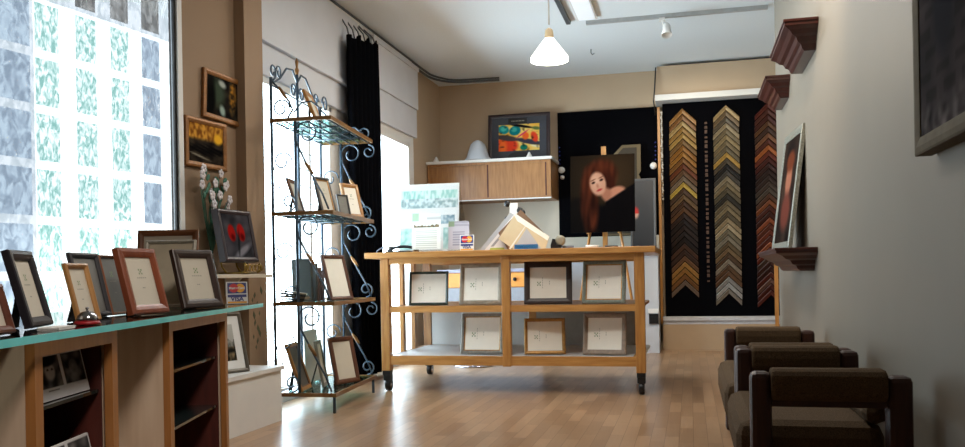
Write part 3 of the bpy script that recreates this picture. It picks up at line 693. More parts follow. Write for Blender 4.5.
matsample('brown mat corner sample behind the cream one', [(-1.48, 1.24), (-1.30, 1.42), (-1.08, 1.20), (-1.10, 1.102), (-1.40, 1.102)], 6.58, (120, 92, 70))
matsample('cream mat corner sample with a white cut edge in front of the stack', [(-1.46, 1.19), (-1.325, 1.385), (-1.055, 1.195), (-1.085, 1.105), (-1.335, 1.102)], 6.50, (206, 188, 154),
          [('white_bevel', [(-1.335, 1.37), (-1.325, 1.385), (-1.055, 1.195), (-1.07, 1.165), (-1.31, 1.325)], (236, 234, 222)), ('opening', [(-1.235, 1.265), (-1.34, 1.105), (-1.12, 1.105)], (176, 176, 180)),
           ('bevel_line', [(-1.24, 1.285), (-1.25, 1.28), (-1.375, 1.11), (-1.36, 1.105)], (230, 226, 214)), ('blue_label', [(-1.33, 1.103), (-1.145, 1.103), (-1.145, 1.14), (-1.33, 1.14)], (52, 124, 186))])
st = thing('tape_dispenser', 'small black tape dispenser beside the cream mat sample', 'tape dispenser', (-1.02, 6.55, TZ))
MB().box(-1.045, -.965, 6.50, 6.58, TZ, TZ+.03).prism([(-1.045, 6.50, TZ+.03), (-1.0, 6.50, TZ+.03), (-1.01, 6.50, TZ+.075), (-1.03, 6.50, TZ+.08)], (0, .08, 0)).build('body', M_blackpl, st)
MB().lathe([(.02, -.02), (.04, -.02), (.04, .02), (.02, .02)], (-.975, 6.54, TZ+.065), 18, M=Matrix.Rotation(PI/2, 4, 'X')).build('tape_roll', pm('clear_tape', (150, 146, 130), .4), st)
rolls = [(-.93, 6.62, 'grey tape roll lying under the easel picture'), (-.74, 6.62, 'white tape roll lying right of the grey one')]
for (x, y, lb), mm in zip(rolls, (pm('grey_tape', (120, 126, 140), .5), M_paper)):
    tag(MB().lathe([(.025, 0), (.05, 0), (.05, .025), (.025, .025), (.025, 0)], (x, y, TZ+.001), 24, caps=False).build('tape_roll', mm), lb, 'tape roll')
tag(MB().box(-.64, -.54, 6.6, 6.64, TZ, TZ+.02).build('utility_knife', M_blackpl, bevel=.005), 'small black knife lying at the right end of the table', 'knife')

# ------------------------------------------------------------------ BACK OF THE SHOP
# hanging cabinet
t = thing('wall_cabinet', 'oak wall cabinet with two sliding doors and a white top', 'cabinet', (-2.38, 10.12, 1.83))
MB().box(-3.03, -1.545, 9.72, 10.284, 1.80, 1.82).box(-3.03, -3.005, 9.71, 10.284, 1.82, 2.235).box(-1.57, -1.545, 9.71, 10.284, 1.82, 2.235).box(-3.005, -1.57, 10.26, 10.284, 1.82, 2.235).box(-3.005, -1.57, 9.71, 10.26, 2.205, 2.235).build('carcass', M_cab, t)
MB().box(-3.004, -2.28, 9.735, 9.75, 1.821, 2.204).build('sliding_door', M_cab, t)
MB().box(-2.30, -1.571, 9.715, 9.73, 1.821, 2.204).build('sliding_door', M_cab, t)
MB().box(-2.30, -2.285, 9.711, 9.7149, 1.821, 2.204).build('finger_strip', M_inside, t, label='dark upright strip'); MB().box(-1.61, -1.595, 9.711, 9.7149, 1.821, 2.204).build('finger_strip', M_inside, t, label='dark upright strip')
MB().box(-3.037, -1.525, 9.68, 10.284, 2.236, 2.268).build('top', M_white, t)
MB().box(-3.03, -1.545, 9.71, 9.74, 1.787, 1.799).build('light_rail', M_white, t)
CZ = 2.269
t = frame('dark red frame with a bright abstract print standing on the wall cabinet', (-2.36, 10.03), (-1.60, 10.03), CZ, .585, 5, .045, .025, pm('maroon_frame', (36, 16, 18), .4, .2, 30), pic=p_abstract, res=(90, 60), mount=.085, mountmat=pm('charcoal_mount', (58, 60, 68), .8, .05, 30))
MB().box(-.13, .10, .0065, .0085, .46, .53).build('title_plate', M_blackpl, t, False)
o = MB(); o._add([(.0+.14*math.cos(PI*i/12), .0075, .048+.07*math.sin(PI*i/12)) for i in range(13)], [tuple(range(13))]); o.build('base_plate', M_blackpl, t, False)
m = MB(); 
for i in range(9): m.quad((-.09+.018*i, .006, .488), (-.079+.018*i, .006, .488), (-.079+.018*i, .006, .502), (-.09+.018*i, .006, .502))
m.build('title_lettering', M_print, t, False)
t = thing('bell_shade', 'grey white bell-shaped lamp shade standing on the wall cabinet', 'lamp shade', (-2.44, 9.85, CZ))
MB().lathe([(.155, .005), (.158, .02), (.135, .05), (.115, .12), (.085, .20), (.05, .235), (.02, .25)], (-2.44, 9.85, CZ), 28).build('shade', pm('grey_white_enamel', (190, 196, 206), .35, .03, 8), t)
MB().lathe([(.16, 0), (.162, .008), (.155, .012)], (-2.44, 9.85, CZ), 28).build('rim', M_grey, t)
for x, lb in ((-2.93, 'tiny white cone ornament at the left end of the wall cabinet'), (-1.80, 'tiny white cone ornament before the abstract print')):
    tag(MB().lathe([(.035, 0), (.036, .012), (.02, .04), (.008, .065)], (x, 9.75, CZ), 14).build('cone_ornament', M_white), lb, 'ornament')
# black felt board
t = thing('display_board', 'tall black felt board on the back wall behind the easel', 'display board', (-.94, 10.25, 1.35))
MB().box(-1.535, -.352, 10.24, 10.284, 1.35, 2.862).build('panel', M_dark_felt, t)
for x, z, r in ((-1.495, 2.165, .04), (-1.485, 2.075, .026), (-.402, 2.165, .042)):
    MB().lathe([(r, 0), (r, .012), (r*.6, .03), (r*.3, .034)], (x, 10.239, z), 18, M=Matrix.Rotation(PI/2, 4, 'X')).build('round_knob', M_white, t, label='round white knob')
for x in (-1.515, -.375):
    m = MB()
    for i in range(5): m.blob((x, 10.232, 2.24+.05*i), .009)
    m.build('bead_chain', pm('blue_beads', (40, 48, 130), .4), t, label='short string of dark blue beads')
# bench
t = thing('work_bench', 'white work bench standing against the back wall behind the easel', 'bench', (-.92, 9.95, 0))
MB().box(-1.46, -.352, 9.72, 10.23, 0, 1.13).build('cabinet', pm('blue_white_laminate', (196, 200, 208), .5, .03, 5), t)
MB().box(-1.48, -.35, 9.66, 10.23, 1.13, 1.165).build('top', M_grey, t)
MB().box(-1.47, -.352, 10.18, 10.225, 1.165, 1.345).build('backsplash', M_cream, t)
MB().box(-.47, -.355, 9.708, 9.7195, .45, .50).build('label_holder', M_paper, t)
MB().box(-.46, -.355, 9.70, 9.7195, .33, .44).build('drawer_front', M_blackpl, t)
# desk with drawers
t = thing('desk', 'grey topped desk with orange wooden drawers behind the rolling table', 'desk', (-2.1, 9.4, 0))
MB().box(-2.72, -1.55, 9.0, 9.62, .94, .975).build('desktop', pm('grey_violet_top', (140, 140, 158), .5), t)
MB().box(-2.70, -1.56, 9.02, 9.6, .0, .77).build('body', pm('grey_body', (136, 138, 146), .6), t)
MB().box(-2.70, -1.56, 9.03, 9.6, .77, .94).build('drawer_case', M_frameoak, t)
for x0, x1 in ((-2.68, -2.14), (-2.11, -1.58)):
    d = MB().box(x0, x1, 9.012, 9.03, .78, .93).build('drawer', pm('orange_drawer', (206, 138, 62), .45, .1, 8, stretch=(1, 9, 9)), t)
    MB().blob(((x0+x1)/2, 9.0, .86), .022).build('knob', M_black, d)
# stool
t = thing('stool', 'round chrome based stool half hidden behind the rolling table', 'stool', (-2.12, 8.25, 0))
MB().lathe([(.20, 0), (.21, .008), (.18, .02), (.03, .04), (.025, .05)], (-2.12, 8.25, .0), 28).build('base', M_chrome, t)
MB().lathe([(.022, .045), (.022, .52)], (-2.12, 8.25, 0), 14).build('column', M_chrome, t)
MB().lathe([(.05, .50), (.17, .52), (.18, .55), (.17, .585), (.05, .59)], (-2.12, 8.25, 0), 24).build('seat', M_blackpl, t)
# easel with portrait
t = thing('easel', 'pale wooden easel standing behind the rolling table', 'easel', (-.9, 9.2, 0))
def bar(a, b, r=.018): return MB().tube([a, b], r, 4)
bar((-1.25, 9.16, .0), (-.94, 9.39, 2.2), .02).build('leg', M_oakz, t); bar((-.52, 9.16, .0), (-.86, 9.39, 2.2), .02).build('leg', M_oakz, t)
bar((-.9, 9.62, .0), (-.9, 9.42, 2.2), .02).build('leg', M_oakz, t)
MB().box(-.925, -.872, 9.33, 9.36, .7, 2.29).build('mast', M_oakz, t)
for px in (-1.07, -.74): MB().tube([(px, 9.14, 1.337), (px, 9.30, 1.337)], .007, 6).build('peg', M_oakz, t)
t = thing('portrait_print', 'portrait print of a woman with long auburn hair, on the easel', 'portrait', (-.91, 9.22, 1.346))
A = Vector((-1.255, 9.17, 1.347)); B = Vector((-.563, 9.17, 1.347)); U = Vector((0, .115, .845))
MB().prism([A+Vector((0, .003, 0)), B+Vector((0, .003, 0)), B+U+Vector((0, .003, 0)), A+U+Vector((0, .003, 0))], (0, .014, 0)).build('board', M_backing, t)
paint('print', A, B-A, U, 110, 134, p_portrait, t, True)
# pieces leaning on the bench behind the portrait
matc = pm('olive_mat', (96, 82, 58), .8)
t = thing('mat_board', 'olive brown mat board with clipped corners leaning behind the portrait', 'mat board', (-.68, 10.1, 1.166))
def lp(x, z): return Vector((x, 10.04+(z-1.17)*.11, z))
MB().prism([lp(*p) for p in ((-.95, 1.345), (-.52, 1.345), (-.52, 1.95), (-.57, 2.06), (-.545, 2.10), (-.545, 2.42), (-.76, 2.42), (-.95, 2.22))], (0, .006, 0)).build('board', matc, t)
MB().prism([lp(*p)-Vector((0, .002, 0)) for p in ((-.93, 1.37), (-.59, 1.37), (-.59, 2.385), (-.75, 2.385), (-.93, 2.19))], (0, .001, 0)).build('face', pm('olive_mat_dark', (54, 46, 34), .8), t)
fp = lambda u, v: mixc(mixc((58, 58, 60), (80, 78, 78), v), (196, 60, 56) if v > .5 else (206, 160, 140), ell(u, v, .12, .52, .16, .085, 0, .3))
frame('dark grey framed print with a small red figure beside the portrait', (-.66, 9.88), (-.37, 9.88), 1.167, .83, 7, .028, .012, pm('slate_frame', (84, 84, 86), .6), pic=fp, res=(30, 60), strut=False)

# ------------------------------------------------------------------ MOULDING DISPLAY
t = thing('moulding_display', 'black panel display of chevron frame mouldings on the back wall', 'display', (.3, 10.15, .3))
MB().box(-.285, 1.60, 10.10, 10.285, .392, 2.86).build('panel', M_dark_felt, t)
MB().box(-.315, 1.60, 10.04, 10.285, .345, .391).box(-.315, 1.60, 10.06, 10.285, .302, .345).build('bottom_rail', pm('pale_grey_rail', (190, 192, 198), .5), t)
MB().box(-.345, -.315, 10.12, 10.285, .31, 2.83).build('edge_strip', M_oakz, t, label='honey oak edge strip')
m = MB()
for i in range(46): m.blob((-.296+.004*math.sin(i*1.7), 10.085, 2.76-.022*i*(1+.02*math.sin(i))), .010+.003*(i % 3 == 0), n=5)
m.build('bead_string', pm('pearl', (196, 190, 180), .35), t, label='string of pale beads')
m = MB()
for i in range(34):
    z = 2.6-.055*i; m.box(.185, .215, 10.09, 10.0995, z, z+.02+.01*(i % 3))
m.build('chip_strip', pm('brown_chips', (70, 46, 34), .6, .5, 50), t, label='thin strip of brown moulding chips')

cols = {
 'left': (-.060, .150, 2.79, .64, [(186,132,66),(150,100,50),(196,164,104),(176,132,62),(196,156,80),(140,102,52),(168,112,42),(182,124,46),(150,98,40),(124,62,26),(120,84,52),(142,120,98),(222,186,82),(96,68,48),(132,100,64),(84,54,36),(112,72,40),(58,36,26),(40,28,24),(52,34,26),(44,30,26),(38,26,22),(92,58,40),(70,46,36),(132,92,62),(204,150,76),(190,134,64),(150,98,48),(140,118,102)]),
 'middle': (.424, .142, 2.80, .545, [(206,176,124),(140,116,84),(110,98,80),(180,162,128),(138,124,96),(174,154,112),(146,130,98),(126,116,92),(214,172,86),(96,86,70),(36,34,34),(84,80,74),(166,152,126),(150,134,102),(112,102,80),(58,54,48),(128,114,88),(160,142,108),(104,92,70),(182,160,124),(206,186,150),(140,128,104),(160,150,130),(120,100,70),(146,116,80),(100,74,52),(168,152,132),(110,78,52),(120,84,56),(168,164,160),(206,204,200),(150,140,128)]),
 'right': (.880, .145, 2.80, .52, [(104,34,22),(92,40,26),(82,30,20),(110,70,40),(74,46,34),(146,96,64),(92,38,24),(196,110,52),(120,46,26),(84,26,18),(58,22,18),(48,22,18),(60,40,36),(80,64,56),(92,80,70),(100,60,40),(150,82,42),(90,34,22),(70,24,18),(160,80,42),(110,48,28),(130,52,28),(96,34,22),(170,88,48),(120,42,24),(84,60,50),(70,30,24),(64,24,20),(100,32,22),(128,88,74),(90,30,20),(104,36,24)]),
}
def cname(c):
    r, g, b = c; l = (r+g+b)/3
    if l > 170 and r-b < 60: return 'pale silver'
    if r-b > 100: return 'gold' if g > 100 else 'orange brown'
    if r-b > 55: return 'honey brown' if l > 95 else 'red brown'
    if l < 45: return 'near black'
    if r-g > 35: return 'red brown'
    return 'pewter' if l > 120 else ('taupe' if l > 70 else 'dark brown')
def ordn(n):
    w = ['zeroth', 'first', 'second', 'third', 'fourth', 'fifth', 'sixth', 'seventh', 'eighth', 'ninth', 'tenth', 'eleventh', 'twelfth', 'thirteenth', 'fourteenth', 'fifteenth', 'sixteenth', 'seventeenth', 'eighteenth', 'nineteenth']
    if n < 20: return w[n]
    t = {2: 'twent', 3: 'thirt'}[n//10]
    return t+'ieth' if n % 10 == 0 else t+'y-'+w[n % 10]
for cn, (cx, hw, zt, zb, cl) in cols.items():
    n = len(cl); step = (zt-zb-hw-.02)/(n-1)
    for i, c in enumerate(cl):
        z0 = zt-step*i; T = .052; y0 = 10.0985
        prof = [(0, 0), (0, -.022), (-.012, -.028), (-.024, -.020), (-.040, -.014), (-.056, -.012), (-T, -.006), (-T, 0)]
        o = thing('moulding_sample', '%s chevron moulding sample, %s from the top of the %s column' % (cname(c), ordn(i+1), cn), 'moulding sample', (cx, y0, z0), (0, 0, 0), 'chevron moulding samples')
        mt = pm('moulding_%d_%d_%d' % c, tuple(q*.72 for q in c), .4, .22, 40, metal=.15)
        vs = []
        for sx in (-1, 0, 1):
            for dz, dy in prof: vs.append((sx*hw*(1+.02*math.sin(i*5+sx)), dy-.001, -abs(sx)*hw*.98+dz))
        k = len(prof); fs = []
        for s in range(2):
            for q in range(k): fs.append((s*k+q, s*k+(q+1) % k, (s+1)*k+(q+1) % k, (s+1)*k+q))
        L_ = MB()._add(vs[:2*k], [f for f in fs[:k]]+[tuple(range(k))]); L_.build('arm', mt, o, False)
        R_ = MB()._add(vs[k:], [f for f in fs[:k]]+[tuple(range(k, 2*k))]); R_.build('arm', mt, o, False)
tag(MB().tube([(-.345, 9.93, 3.25), (-.352, 9.92, 3.15), (-.362, 9.91, 3.0), (-.375, 9.90, 2.86), (-.37, 10.0, 2.80), (-.37, 10.21, 2.76)], .008, 6).build('power_cord', M_black), 'black power cord hanging down the left side of the header box', 'cord')
t = thing('yardstick', 'honey wooden measuring stick standing upright beside the moulding display', 'yardstick', (.93, 9.9, 0))
MB().box(.905, .945, 9.94, 9.96, 0, 1.06).build('stick', M_oakz, t)

# ------------------------------------------------------------------ GLASS COUNTER (left foreground)
GA, GB = Vector((-1.172, 1.24)), Vector((-1.729, 3.216)); gd = (GB-GA).normalized(); gn = Vector((-gd.y, gd.x))
def gp(s, off, z): p = GA+gd*s+gn*off; return Vector((p.x, p.y, z))
S1 = (GB-GA).length
def gbox(mb, s0, s1, o0, o1, z0, z1, m=0): return mb.prism([gp(s0, o0, z0), gp(s1, o0, z0), gp(s1, o1, z0), gp(s0, o1, z0)], (0, 0, z1-z0), m)
t = thing('counter_top', 'long green-edged glass counter top bridging the two display cabinets', 'counter top', gp(1, .25, .787))
gbox(MB(), -.9, S1, .004, .56, .788, .803).build('glass_sheet', M_top, t)
gbox(gbox(MB(), -.9, S1, 0, .0038, .788, .803), S1+.0002, S1+.004, 0, .56, .788, .803).build('polished_edge', M_edge, t)
CT = .8035
def counter_cab(label, s0, s1, shelves):
    t = thing('display_cabinet', label, 'cabinet', gp((s0+s1)/2, .25, 0), group='glass counter cabinets')
    D0, D1, W = .03, .46, .032
    m = MB(); gbox(m, s0, s0+.02, D0+.02, D1, 0, .787); gbox(m, s1-.02, s1, D0+.02, D1, 0, .787); gbox(m, s0, s1, D1, D1+.015, 0, .787); gbox(m, s0+.02, s1-.02, D0+.02, D1, .767, .787)
    m.build('carcass', M_birch, t)
    m = MB(); gbox(m, s0+.0205, s0+.026, D0+.03, D1-.006, .06, .766); gbox(m, s1-.026, s1-.0205, D0+.03, D1-.006, .06, .766); gbox(m, s0+.026, s1-.026, D1-.012, D1-.0005, .06, .766); gbox(m, s0+.0205, s1-.0205, D0+.03, D1, .04, .06); gbox(m, s0+.026, s1-.026, D0+.03, D1-.012, .76, .7665)
    m.build('lining', M_inside, t)
    m = MB(); gbox(m, s0, s0+W, D0, D0+.0195, 0, .787); gbox(m, s1-W, s1, D0, D0+.0195, 0, .787); gbox(m, s0+W, s1-W, D0, D0+.0195, .787-W, .787); gbox(m, s0+W, s1-W, D0, D0+.0195, 0, .06)
    m.build('face_frame', M_frameoak, t)
    for z in shelves: gbox(MB(), s0+.027, s1-.027, D0+.035, D1-.013, z-.008, z).build('glass_shelf', pm('dark_glass_shelf', (34, 44, 44), .08, .1, 9, coat=.5), t)
    return t
def s_of(p): return (Vector(p)-GA).dot(gd)
c1 = (s_of((-1.251, 1.408)), s_of((-1.362, 1.802))); c2 = (s_of((-1.465, 2.168)), s_of((-1.636, 2.775)))
counter_cab('open display cabinet at the near end of the glass counter, holding photo strips', c1[0], c1[1], [.645, .40])
counter_cab('empty open display cabinet under the far end of the glass counter', c2[0], c2[1], [.63, .455])
for (s0, s1, off, z, h, lb) in ((c1[0]-.0, c1[1]-.045, .085, .646, .098, 'white strip of three black and white photos on the upper shelf'), (c1[0]+.0, c1[1]-.035, .066, .401, .14, 'larger strip of black and white photos on the lower shelf')):
    s0 += .035
    a, b = gp(s0, off, 0), gp(s1, off-.006, 0)
    p0, p1 = (a.x, a.y), (b.x, b.y)
    t = thing('photo_strip', lb, 'photo strip', (0, 0, 0), group='photo strips in the cabinet')
    A, B = Vector((*p0, z+.001)), Vector((*p1, z+.001)); back = Vector((gn.x, gn.y, 0)); U = back*(h*.22)+Vector((0, 0, h))
    MB().prism([A, B, B+U, A+U], back*.004).build('board', M_paper, t)
    e = -back*.0008
    paint('photos', A+e, B-A, U, 100, 40, p_bwstrip, t, True)

# ---- frames on the counter
black_f = pm('black_frame', (26, 22, 30), .4, .2, 30); wal = wood('walnut_frame', (82, 42, 28), (104, 58, 40), 'x', rough=.4); gold2 = wood('gold_wood_frame', (150, 104, 56), (180, 134, 80), 'z')
redw = wood('cherry_frame', (112, 54, 34), (142, 76, 48), 'z', rough=.3); dkbr = wood('dark_brown_frame', (44, 30, 26), (58, 40, 34), 'z', rough=.4); brn = wood('brown_wood_frame', (108, 64, 36), (132, 84, 50), 'x')
G = 'photo frames on the glass counter'
kw = dict(group=G)
frame('walnut frame cut off by the left edge, standing on the glass counter', (-1.235, 1.275), (-1.268, 1.385), CT, .098, 15, .016, .014, wal, 'p', **kw)
frame('black frame leaning on the near end of the glass counter', (-1.353, 1.521), (-1.409, 1.650), CT, .172, 15, .022, .018, black_f, 'p', **kw)
frame('small light brown frame on the counter right of the desk bell', (-1.435, 1.767), (-1.452, 1.868), CT, .148, 14, .013, .012, gold2, 'p', card=M_card, **kw)
frame('dark grey frame standing behind the small light brown frame', (-1.600, 1.990), (-1.625, 2.135), CT, .183, 13, .014, .014, pm('slate_dark', (58, 58, 62), .5), 'p', card=pm('grey_card', (120, 120, 116), .6), strutmat=black_f, **kw)
frame('thin copper-edged frame with a grey card behind the cherry frame', (-1.63, 2.145), (-1.655, 2.27), CT, .18, 13, .007, .012, pm('copper_edge', (150, 98, 70), .4), 'p', card=pm('dark_grey_card', (104, 106, 104), .6), **kw)
frame('cherry wood frame at the middle of the glass counter', (-1.520, 2.088), (-1.517, 2.256), CT, .197, 15, .027, .022, redw, 'p', strutmat=pm('maroon_strut', (60, 20, 20), .8), **kw)
frame('silver frame with a blank cream card behind the dark brown frame', (-1.975, 2.743), (-1.785, 2.775), CT, .255, 13, .012, .014, pm('silver_frame', (176, 172, 160), .35, .2, 60, metal=.4), 'b', card=pm('cream_card', (188, 178, 156), .6), strutmat=black_f, **kw)
frame('large brown wooden frame at the back of the counter by the window', (-2.20, 3.03), (-1.965, 3.10), CT, .31, 7, .024, .016, brn, 'b', card=M_card, **kw)
frame('dark brown frame on the counter nearest the payment card sign', (-1.680, 2.583), (-1.640, 2.766), CT, .210, 15, .030, .02, dkbr, 'p', **kw)
paysign('payment card sign at the far end of the glass counter', (-1.828, 3.10), (-1.760, 3.15), CT, .092, 12)
# bell
bp_ = gp(.485, .055, CT); bc = (bp_.x, bp_.y, CT)
t = thing('desk_bell', 'chrome service bell with a red base on the glass counter', 'bell', bc)
MB().lathe([(.027, .0005), (.029, .004), (.026, .009), (.02, .010)], bc, 24).build('base', M_red, t)
MB().lathe([(.024, .011), (.0235, .015), (.021, .022), (.014, .029), (.006, .032), (.003, .0325)], bc, 24).build('dome', M_chrome, t)
MB().lathe([(.0025, .032), (.0025, .037), (.004, .0375), (.004, .040), (.001, .041)], bc, 12).build('button', M_chrome, t)
t = thing('card_stack', 'low stack of small white cards lying before the black frame', 'card stack', gp(.36, .06, CT))
for k in range(4): gbox(MB(), .27+.004*(k % 2), .345+.004*(k % 2), .022, .066, CT+.0004+.0016*k, CT+.0018+.0016*k).build('card', M_paper, t)
# things on the plinth and small shelf behind the counter
frame('grey framed mountain landscape standing on the plinth below the small shelf', (-2.712, 4.36), (-2.585, 4.64), .35, .365, 14, .022, .018, pm('grey_bronze', (96, 90, 80), .45, .15, 30, metal=.3), pic=p_sketch, res=(40, 50), mount=.05, mountmat=M_paper, strut=True)
t = thing('wall_shelf', 'small white shelf on the wall left of the pilaster', 'shelf', (-2.75, 4.7, .93))
a, b = pw(4.30), pw(4.97)
MB().prism([(a.x+.001, a.y, .915), (b.x-.002, b.y, .915), (-2.60, 4.97, .915), (-2.66, 4.30, .915)], (0, 0, .022)).build('board', M_cream, t, bevel=.002)
for y in (4.45, 4.85):
    q = pw(y); MB().prism([(q.x+.003, y, .914), (q.x+.12, y, .914), (q.x+.003, y, .80)], (0, .015, 0)).build('bracket', M_cream, t)
frame('thick plum frame with two red poppies on a brass stand', (-2.70, 4.585), (-2.655, 4.905), 1.018, .325, 11, .028, .05, pm('plum_frame', (38, 18, 26), .4, .15, 20), pic=p_poppies, res=(40, 40), strut=False, dz=-.01)
t = thing('plate_stand', 'small ornate brass stand holding up the poppy picture', 'stand', (-2.7, 4.75, .938))
m = MB()
for y in (4.66, 4.84):
    m.tube([(-2.80, y, .945), (-2.64, y, .945), (-2.615, y, .96), (-2.61, y, .985), (-2.62, y, 1.005), (-2.63, y, .99)], .006, 6).tube([(-2.745, y, .945), (-2.775, y, .985), (-2.815, y, 1.15)], .006, 6)
m.tube([(-2.64, 4.66, .945), (-2.64, 4.84, .945)], .006, 6).tube([(-2.803, 4.66, 1.10), (-2.803, 4.84, 1.10)], .006, 6)
for k in range(5): m.tube([(-2.612, 4.66+.045*k+.02*math.cos(a), .975+.02*math.sin(a)) for a in [2*PI*i/10 for i in range(10)]], .004, 5, closed=True)
m.build('wire_frame', M_brass, t)
# flowers
t = thing('flower_spray', 'spray of white artificial flowers with green leaves above the poppy picture', 'flowers', (-2.85, 4.72, .94))
m = MB().lathe([(.012, 0), (.018, .01), (.02, .08), (.014, .12), (.016, .13)], (-2.872, 4.70, .938), 14); m.build('vase', M_white, t)
ms, ml, mp_ = MB(), MB(), MB()
# flower heads (depth along wall y, height z)
heads = [(4.56, 1.54), (4.55, 1.48), (4.58, 1.58), (4.69, 1.50), (4.78, 1.57), (4.80, 1.49), (4.85, 1.51), (4.73, 1.43), (4.68, 1.44), (4.66, 1.37), (4.70, 1.35), (4.84, 1.41), (4.86, 1.37), (4.64, 1.42)]
for i, (y, z) in enumerate(heads):
    x = -2.845+.015*math.sin(i*3)
    ms.tube([(-2.868, 4.70, 1.05), (-2.868, .5*(y+4.70), .55*z+.45*1.07), (x, y, z-.01)], .003, 5)
    mp_ = MB()
    for k in range(5):
        a = 2*PI*k/5+i; mp_.blob((x+.012, y+.017*math.cos(a), z+.017*math.sin(a)), .014, (.4, 1, 1), 5)
    mp_.build('flower_head', M_petal, t)
for i, (y, z) in enumerate([(4.62, 1.57), (4.63, 1.53), (4.60, 1.50), (4.62, 1.45), (4.60, 1.42), (4.76, 1.53), (4.82, 1.53), (4.73, 1.47), (4.77, 1.46), (4.70, 1.47), (4.80, 1.42), (4.66, 1.40), (4.72, 1.38), (4.83, 1.48), (4.64, 1.48), (4.69, 1.33)]):
    ml.blob((-2.85+.012*math.sin(i*2.3), y, z), .026, (.25, .6, 1), 6, M=Matrix.Rotation(math.sin(i*4)*1.0, 4, 'X'))
ms.build('stems', M_leaf, t); ml.build('leaves', M_leaf, t)
# two small pictures on the wall
def wallpic(label, c, w, h, tilt, pic):
    q = pw(c[0], -.002); ang = math.atan2(PD.y, PD.x)
    t = frame(label, (q.x-PD.x*w/2, q.y-PD.y*w/2), (q.x+PD.x*w/2, q.y+PD.y*w/2), c[1]-h/2, h, 0, .032, .022, pm('gilt_frame', (134, 88, 42), .4, .2, 40, metal=.25), pic=pic, res=(44, 40), strut=False)
    nrm = Vector((PD.y, -PD.x, 0))
    t.location += nrm*.024
    t.rotation_euler = (0, tilt, ang)
    return t
wallpic('upper gilt framed canal picture hung a little askew on the left wall', (4.84, 2.055), .36, .305, .05, p_canal)
wallpic('lower gilt framed picture of moored boats on the left wall', (4.69, 1.742), .37, .30, .01, p_boats)

# ------------------------------------------------------------------ WROUGHT IRON RACK
RA = Vector((-2.735, 5.25)); E1 = Vector((.995, .03)).normalized(); E2 = Vector((-.105, .9945)).normalized()
RD, RL = .42, 1.03
def rk(s, u, z): p = RA+E1*s+E2*u; return Vector((p.x, p.y, z))
t = thing('etagere', 'tall blue grey wrought iron rack with glass shelves before the window', 'rack', rk(.2, .5, 0))
shz = [.125, .735, 1.345, 1.975]
for nm, (s, u), zz in (('post', (0, 0), 2.27), ('post', (0, RL), 2.27), ('post', (0, RL*.5), 2.42), ('post', (.17, 0), 1.97), ('post', (.17, RL), 1.97)):
    MB().tube([rk(s, u, .0 if s == 0 and u != RL*.5 else .12), rk(s, u, zz)], .011, 8).build(nm, M_iron, t)
for s, u in ((RD-.01, .02), (RD-.01, RL-.02)): MB().tube([rk(s, u, 0), rk(s, u, .12)], .011, 8).build('foot', M_iron, t)
for i, z in enumerate(shz):
    r = MB(); w = .010
    for (s0, s1, u0, u1) in ((-.01, RD, -.012, .0), (-.01, RD, RL, RL+.012), (RD, RD+.012, -.012, RL+.012)):
        r.prism([rk(s0, u0, z-.014), rk(s1, u0, z-.014), rk(s1, u1, z-.014), rk(s0, u1, z-.014)], (0, 0, .026))
    sh = r.build('shelf_rim', M_gold, t, label='gold coloured shelf rim')
    sl = MB()
    for k in range(6): s = .02+k*.075; sl.tube([rk(s, 0, z-.008), rk(s, RL, z-.008)], .006, 6)
    for k in range(1, 4): sl.tube([rk(0, RL*k/4, z-.014), rk(RD, RL*k/4, z-.014)], .005, 6)
    sl.build('shelf_bars', M_iron, sh)
    MB().prism([rk(.014, .015, z), rk(RD-.01, .015, z), rk(RD-.01, RL-.015, z), rk(.014, RL-.015, z)], (0, 0, .007)).build('glass_shelf', M_shelfglass, sh)
def spiral(c, r, a0, turns, ax, ay, n=22, shrink=.35):
    return [Vector(c)+ax*(r*(1-(1-shrink)*i/n)*math.cos(a0+turns*2*PI*i/n))+ay*(r*(1-(1-shrink)*i/n)*math.sin(a0+turns*2*PI*i/n)) for i in range(n+1)]
X1 = Vector((E1.x, E1.y, 0)); X2 = Vector((E2.x, E2.y, 0)); ZZ = Vector((0, 0, 1))
for u in (0, RL):
    for i in range(4):
        zt = shz[i+1] if i < 3 else 2.27
        zb = shz[i]
        s0 = .17 if i < 3 else 0.
        m = MB()
        if i < 3:
            # scroll under the upper shelf, rod down to the front corner of the lower shelf
            m.tube(spiral(rk(.255, u, zt-.095), .085, PI, -1.15, X1, ZZ), .006, 6)
            m.tube([rk(.172, u, zt-.07), rk(.18, u, zt-.16), rk(.27, u, zb+.28), rk(.36, u, zb+.12), rk(.40, u, zb+.02)], .007, 6)
            m.tube(spiral(rk(.115 if u == 0 else .36, u, zb+.075), .06, -PI/2, 1.1, X1, ZZ), .006, 6)
            m.tube(spiral(rk(.075, u, zb+.35), .07, 0, 1.1, X1, ZZ), .0055, 6)
        else:
            m.tube([rk(.0, u, 2.25), rk(.05, u, 2.2), rk(.13, u, 2.10), rk(.155, u, 2.04), rk(.12, u, 1.99)], .007, 6)
            m.tube(spiral(rk(.07, u, 2.055), .065, 0, 1.2, X1, ZZ), .006, 6)
            m.tube([rk(.16, u, 2.02), rk(.22, u, 2.085), rk(.29, u, 2.09), rk(.34, u, 2.05), rk(.35, u, 1.99)], .006, 6)
            if u: m.tube(spiral(rk(.37, u, 2.035), .05, PI, -1.1, X1, ZZ), .006, 6)
        b = m.build('side_scroll', M_iron, t)
        zc = zb+.30 if i < 3 else 2.16; sc_ = .265 if i < 3 else .085
        d = Vector((.42, 0, -.6)).normalized(); c0 = rk(sc_, u, zc); dd = (X1*d.x+ZZ*d.z)
        MB().tube([c0-dd*.05, c0-dd*.03, c0, c0+dd*.03, c0+dd*.05], [.007, .011, .013, .011, .007], 8).build('gold_knot', M_gold, b, label='gilded knot on the scroll')
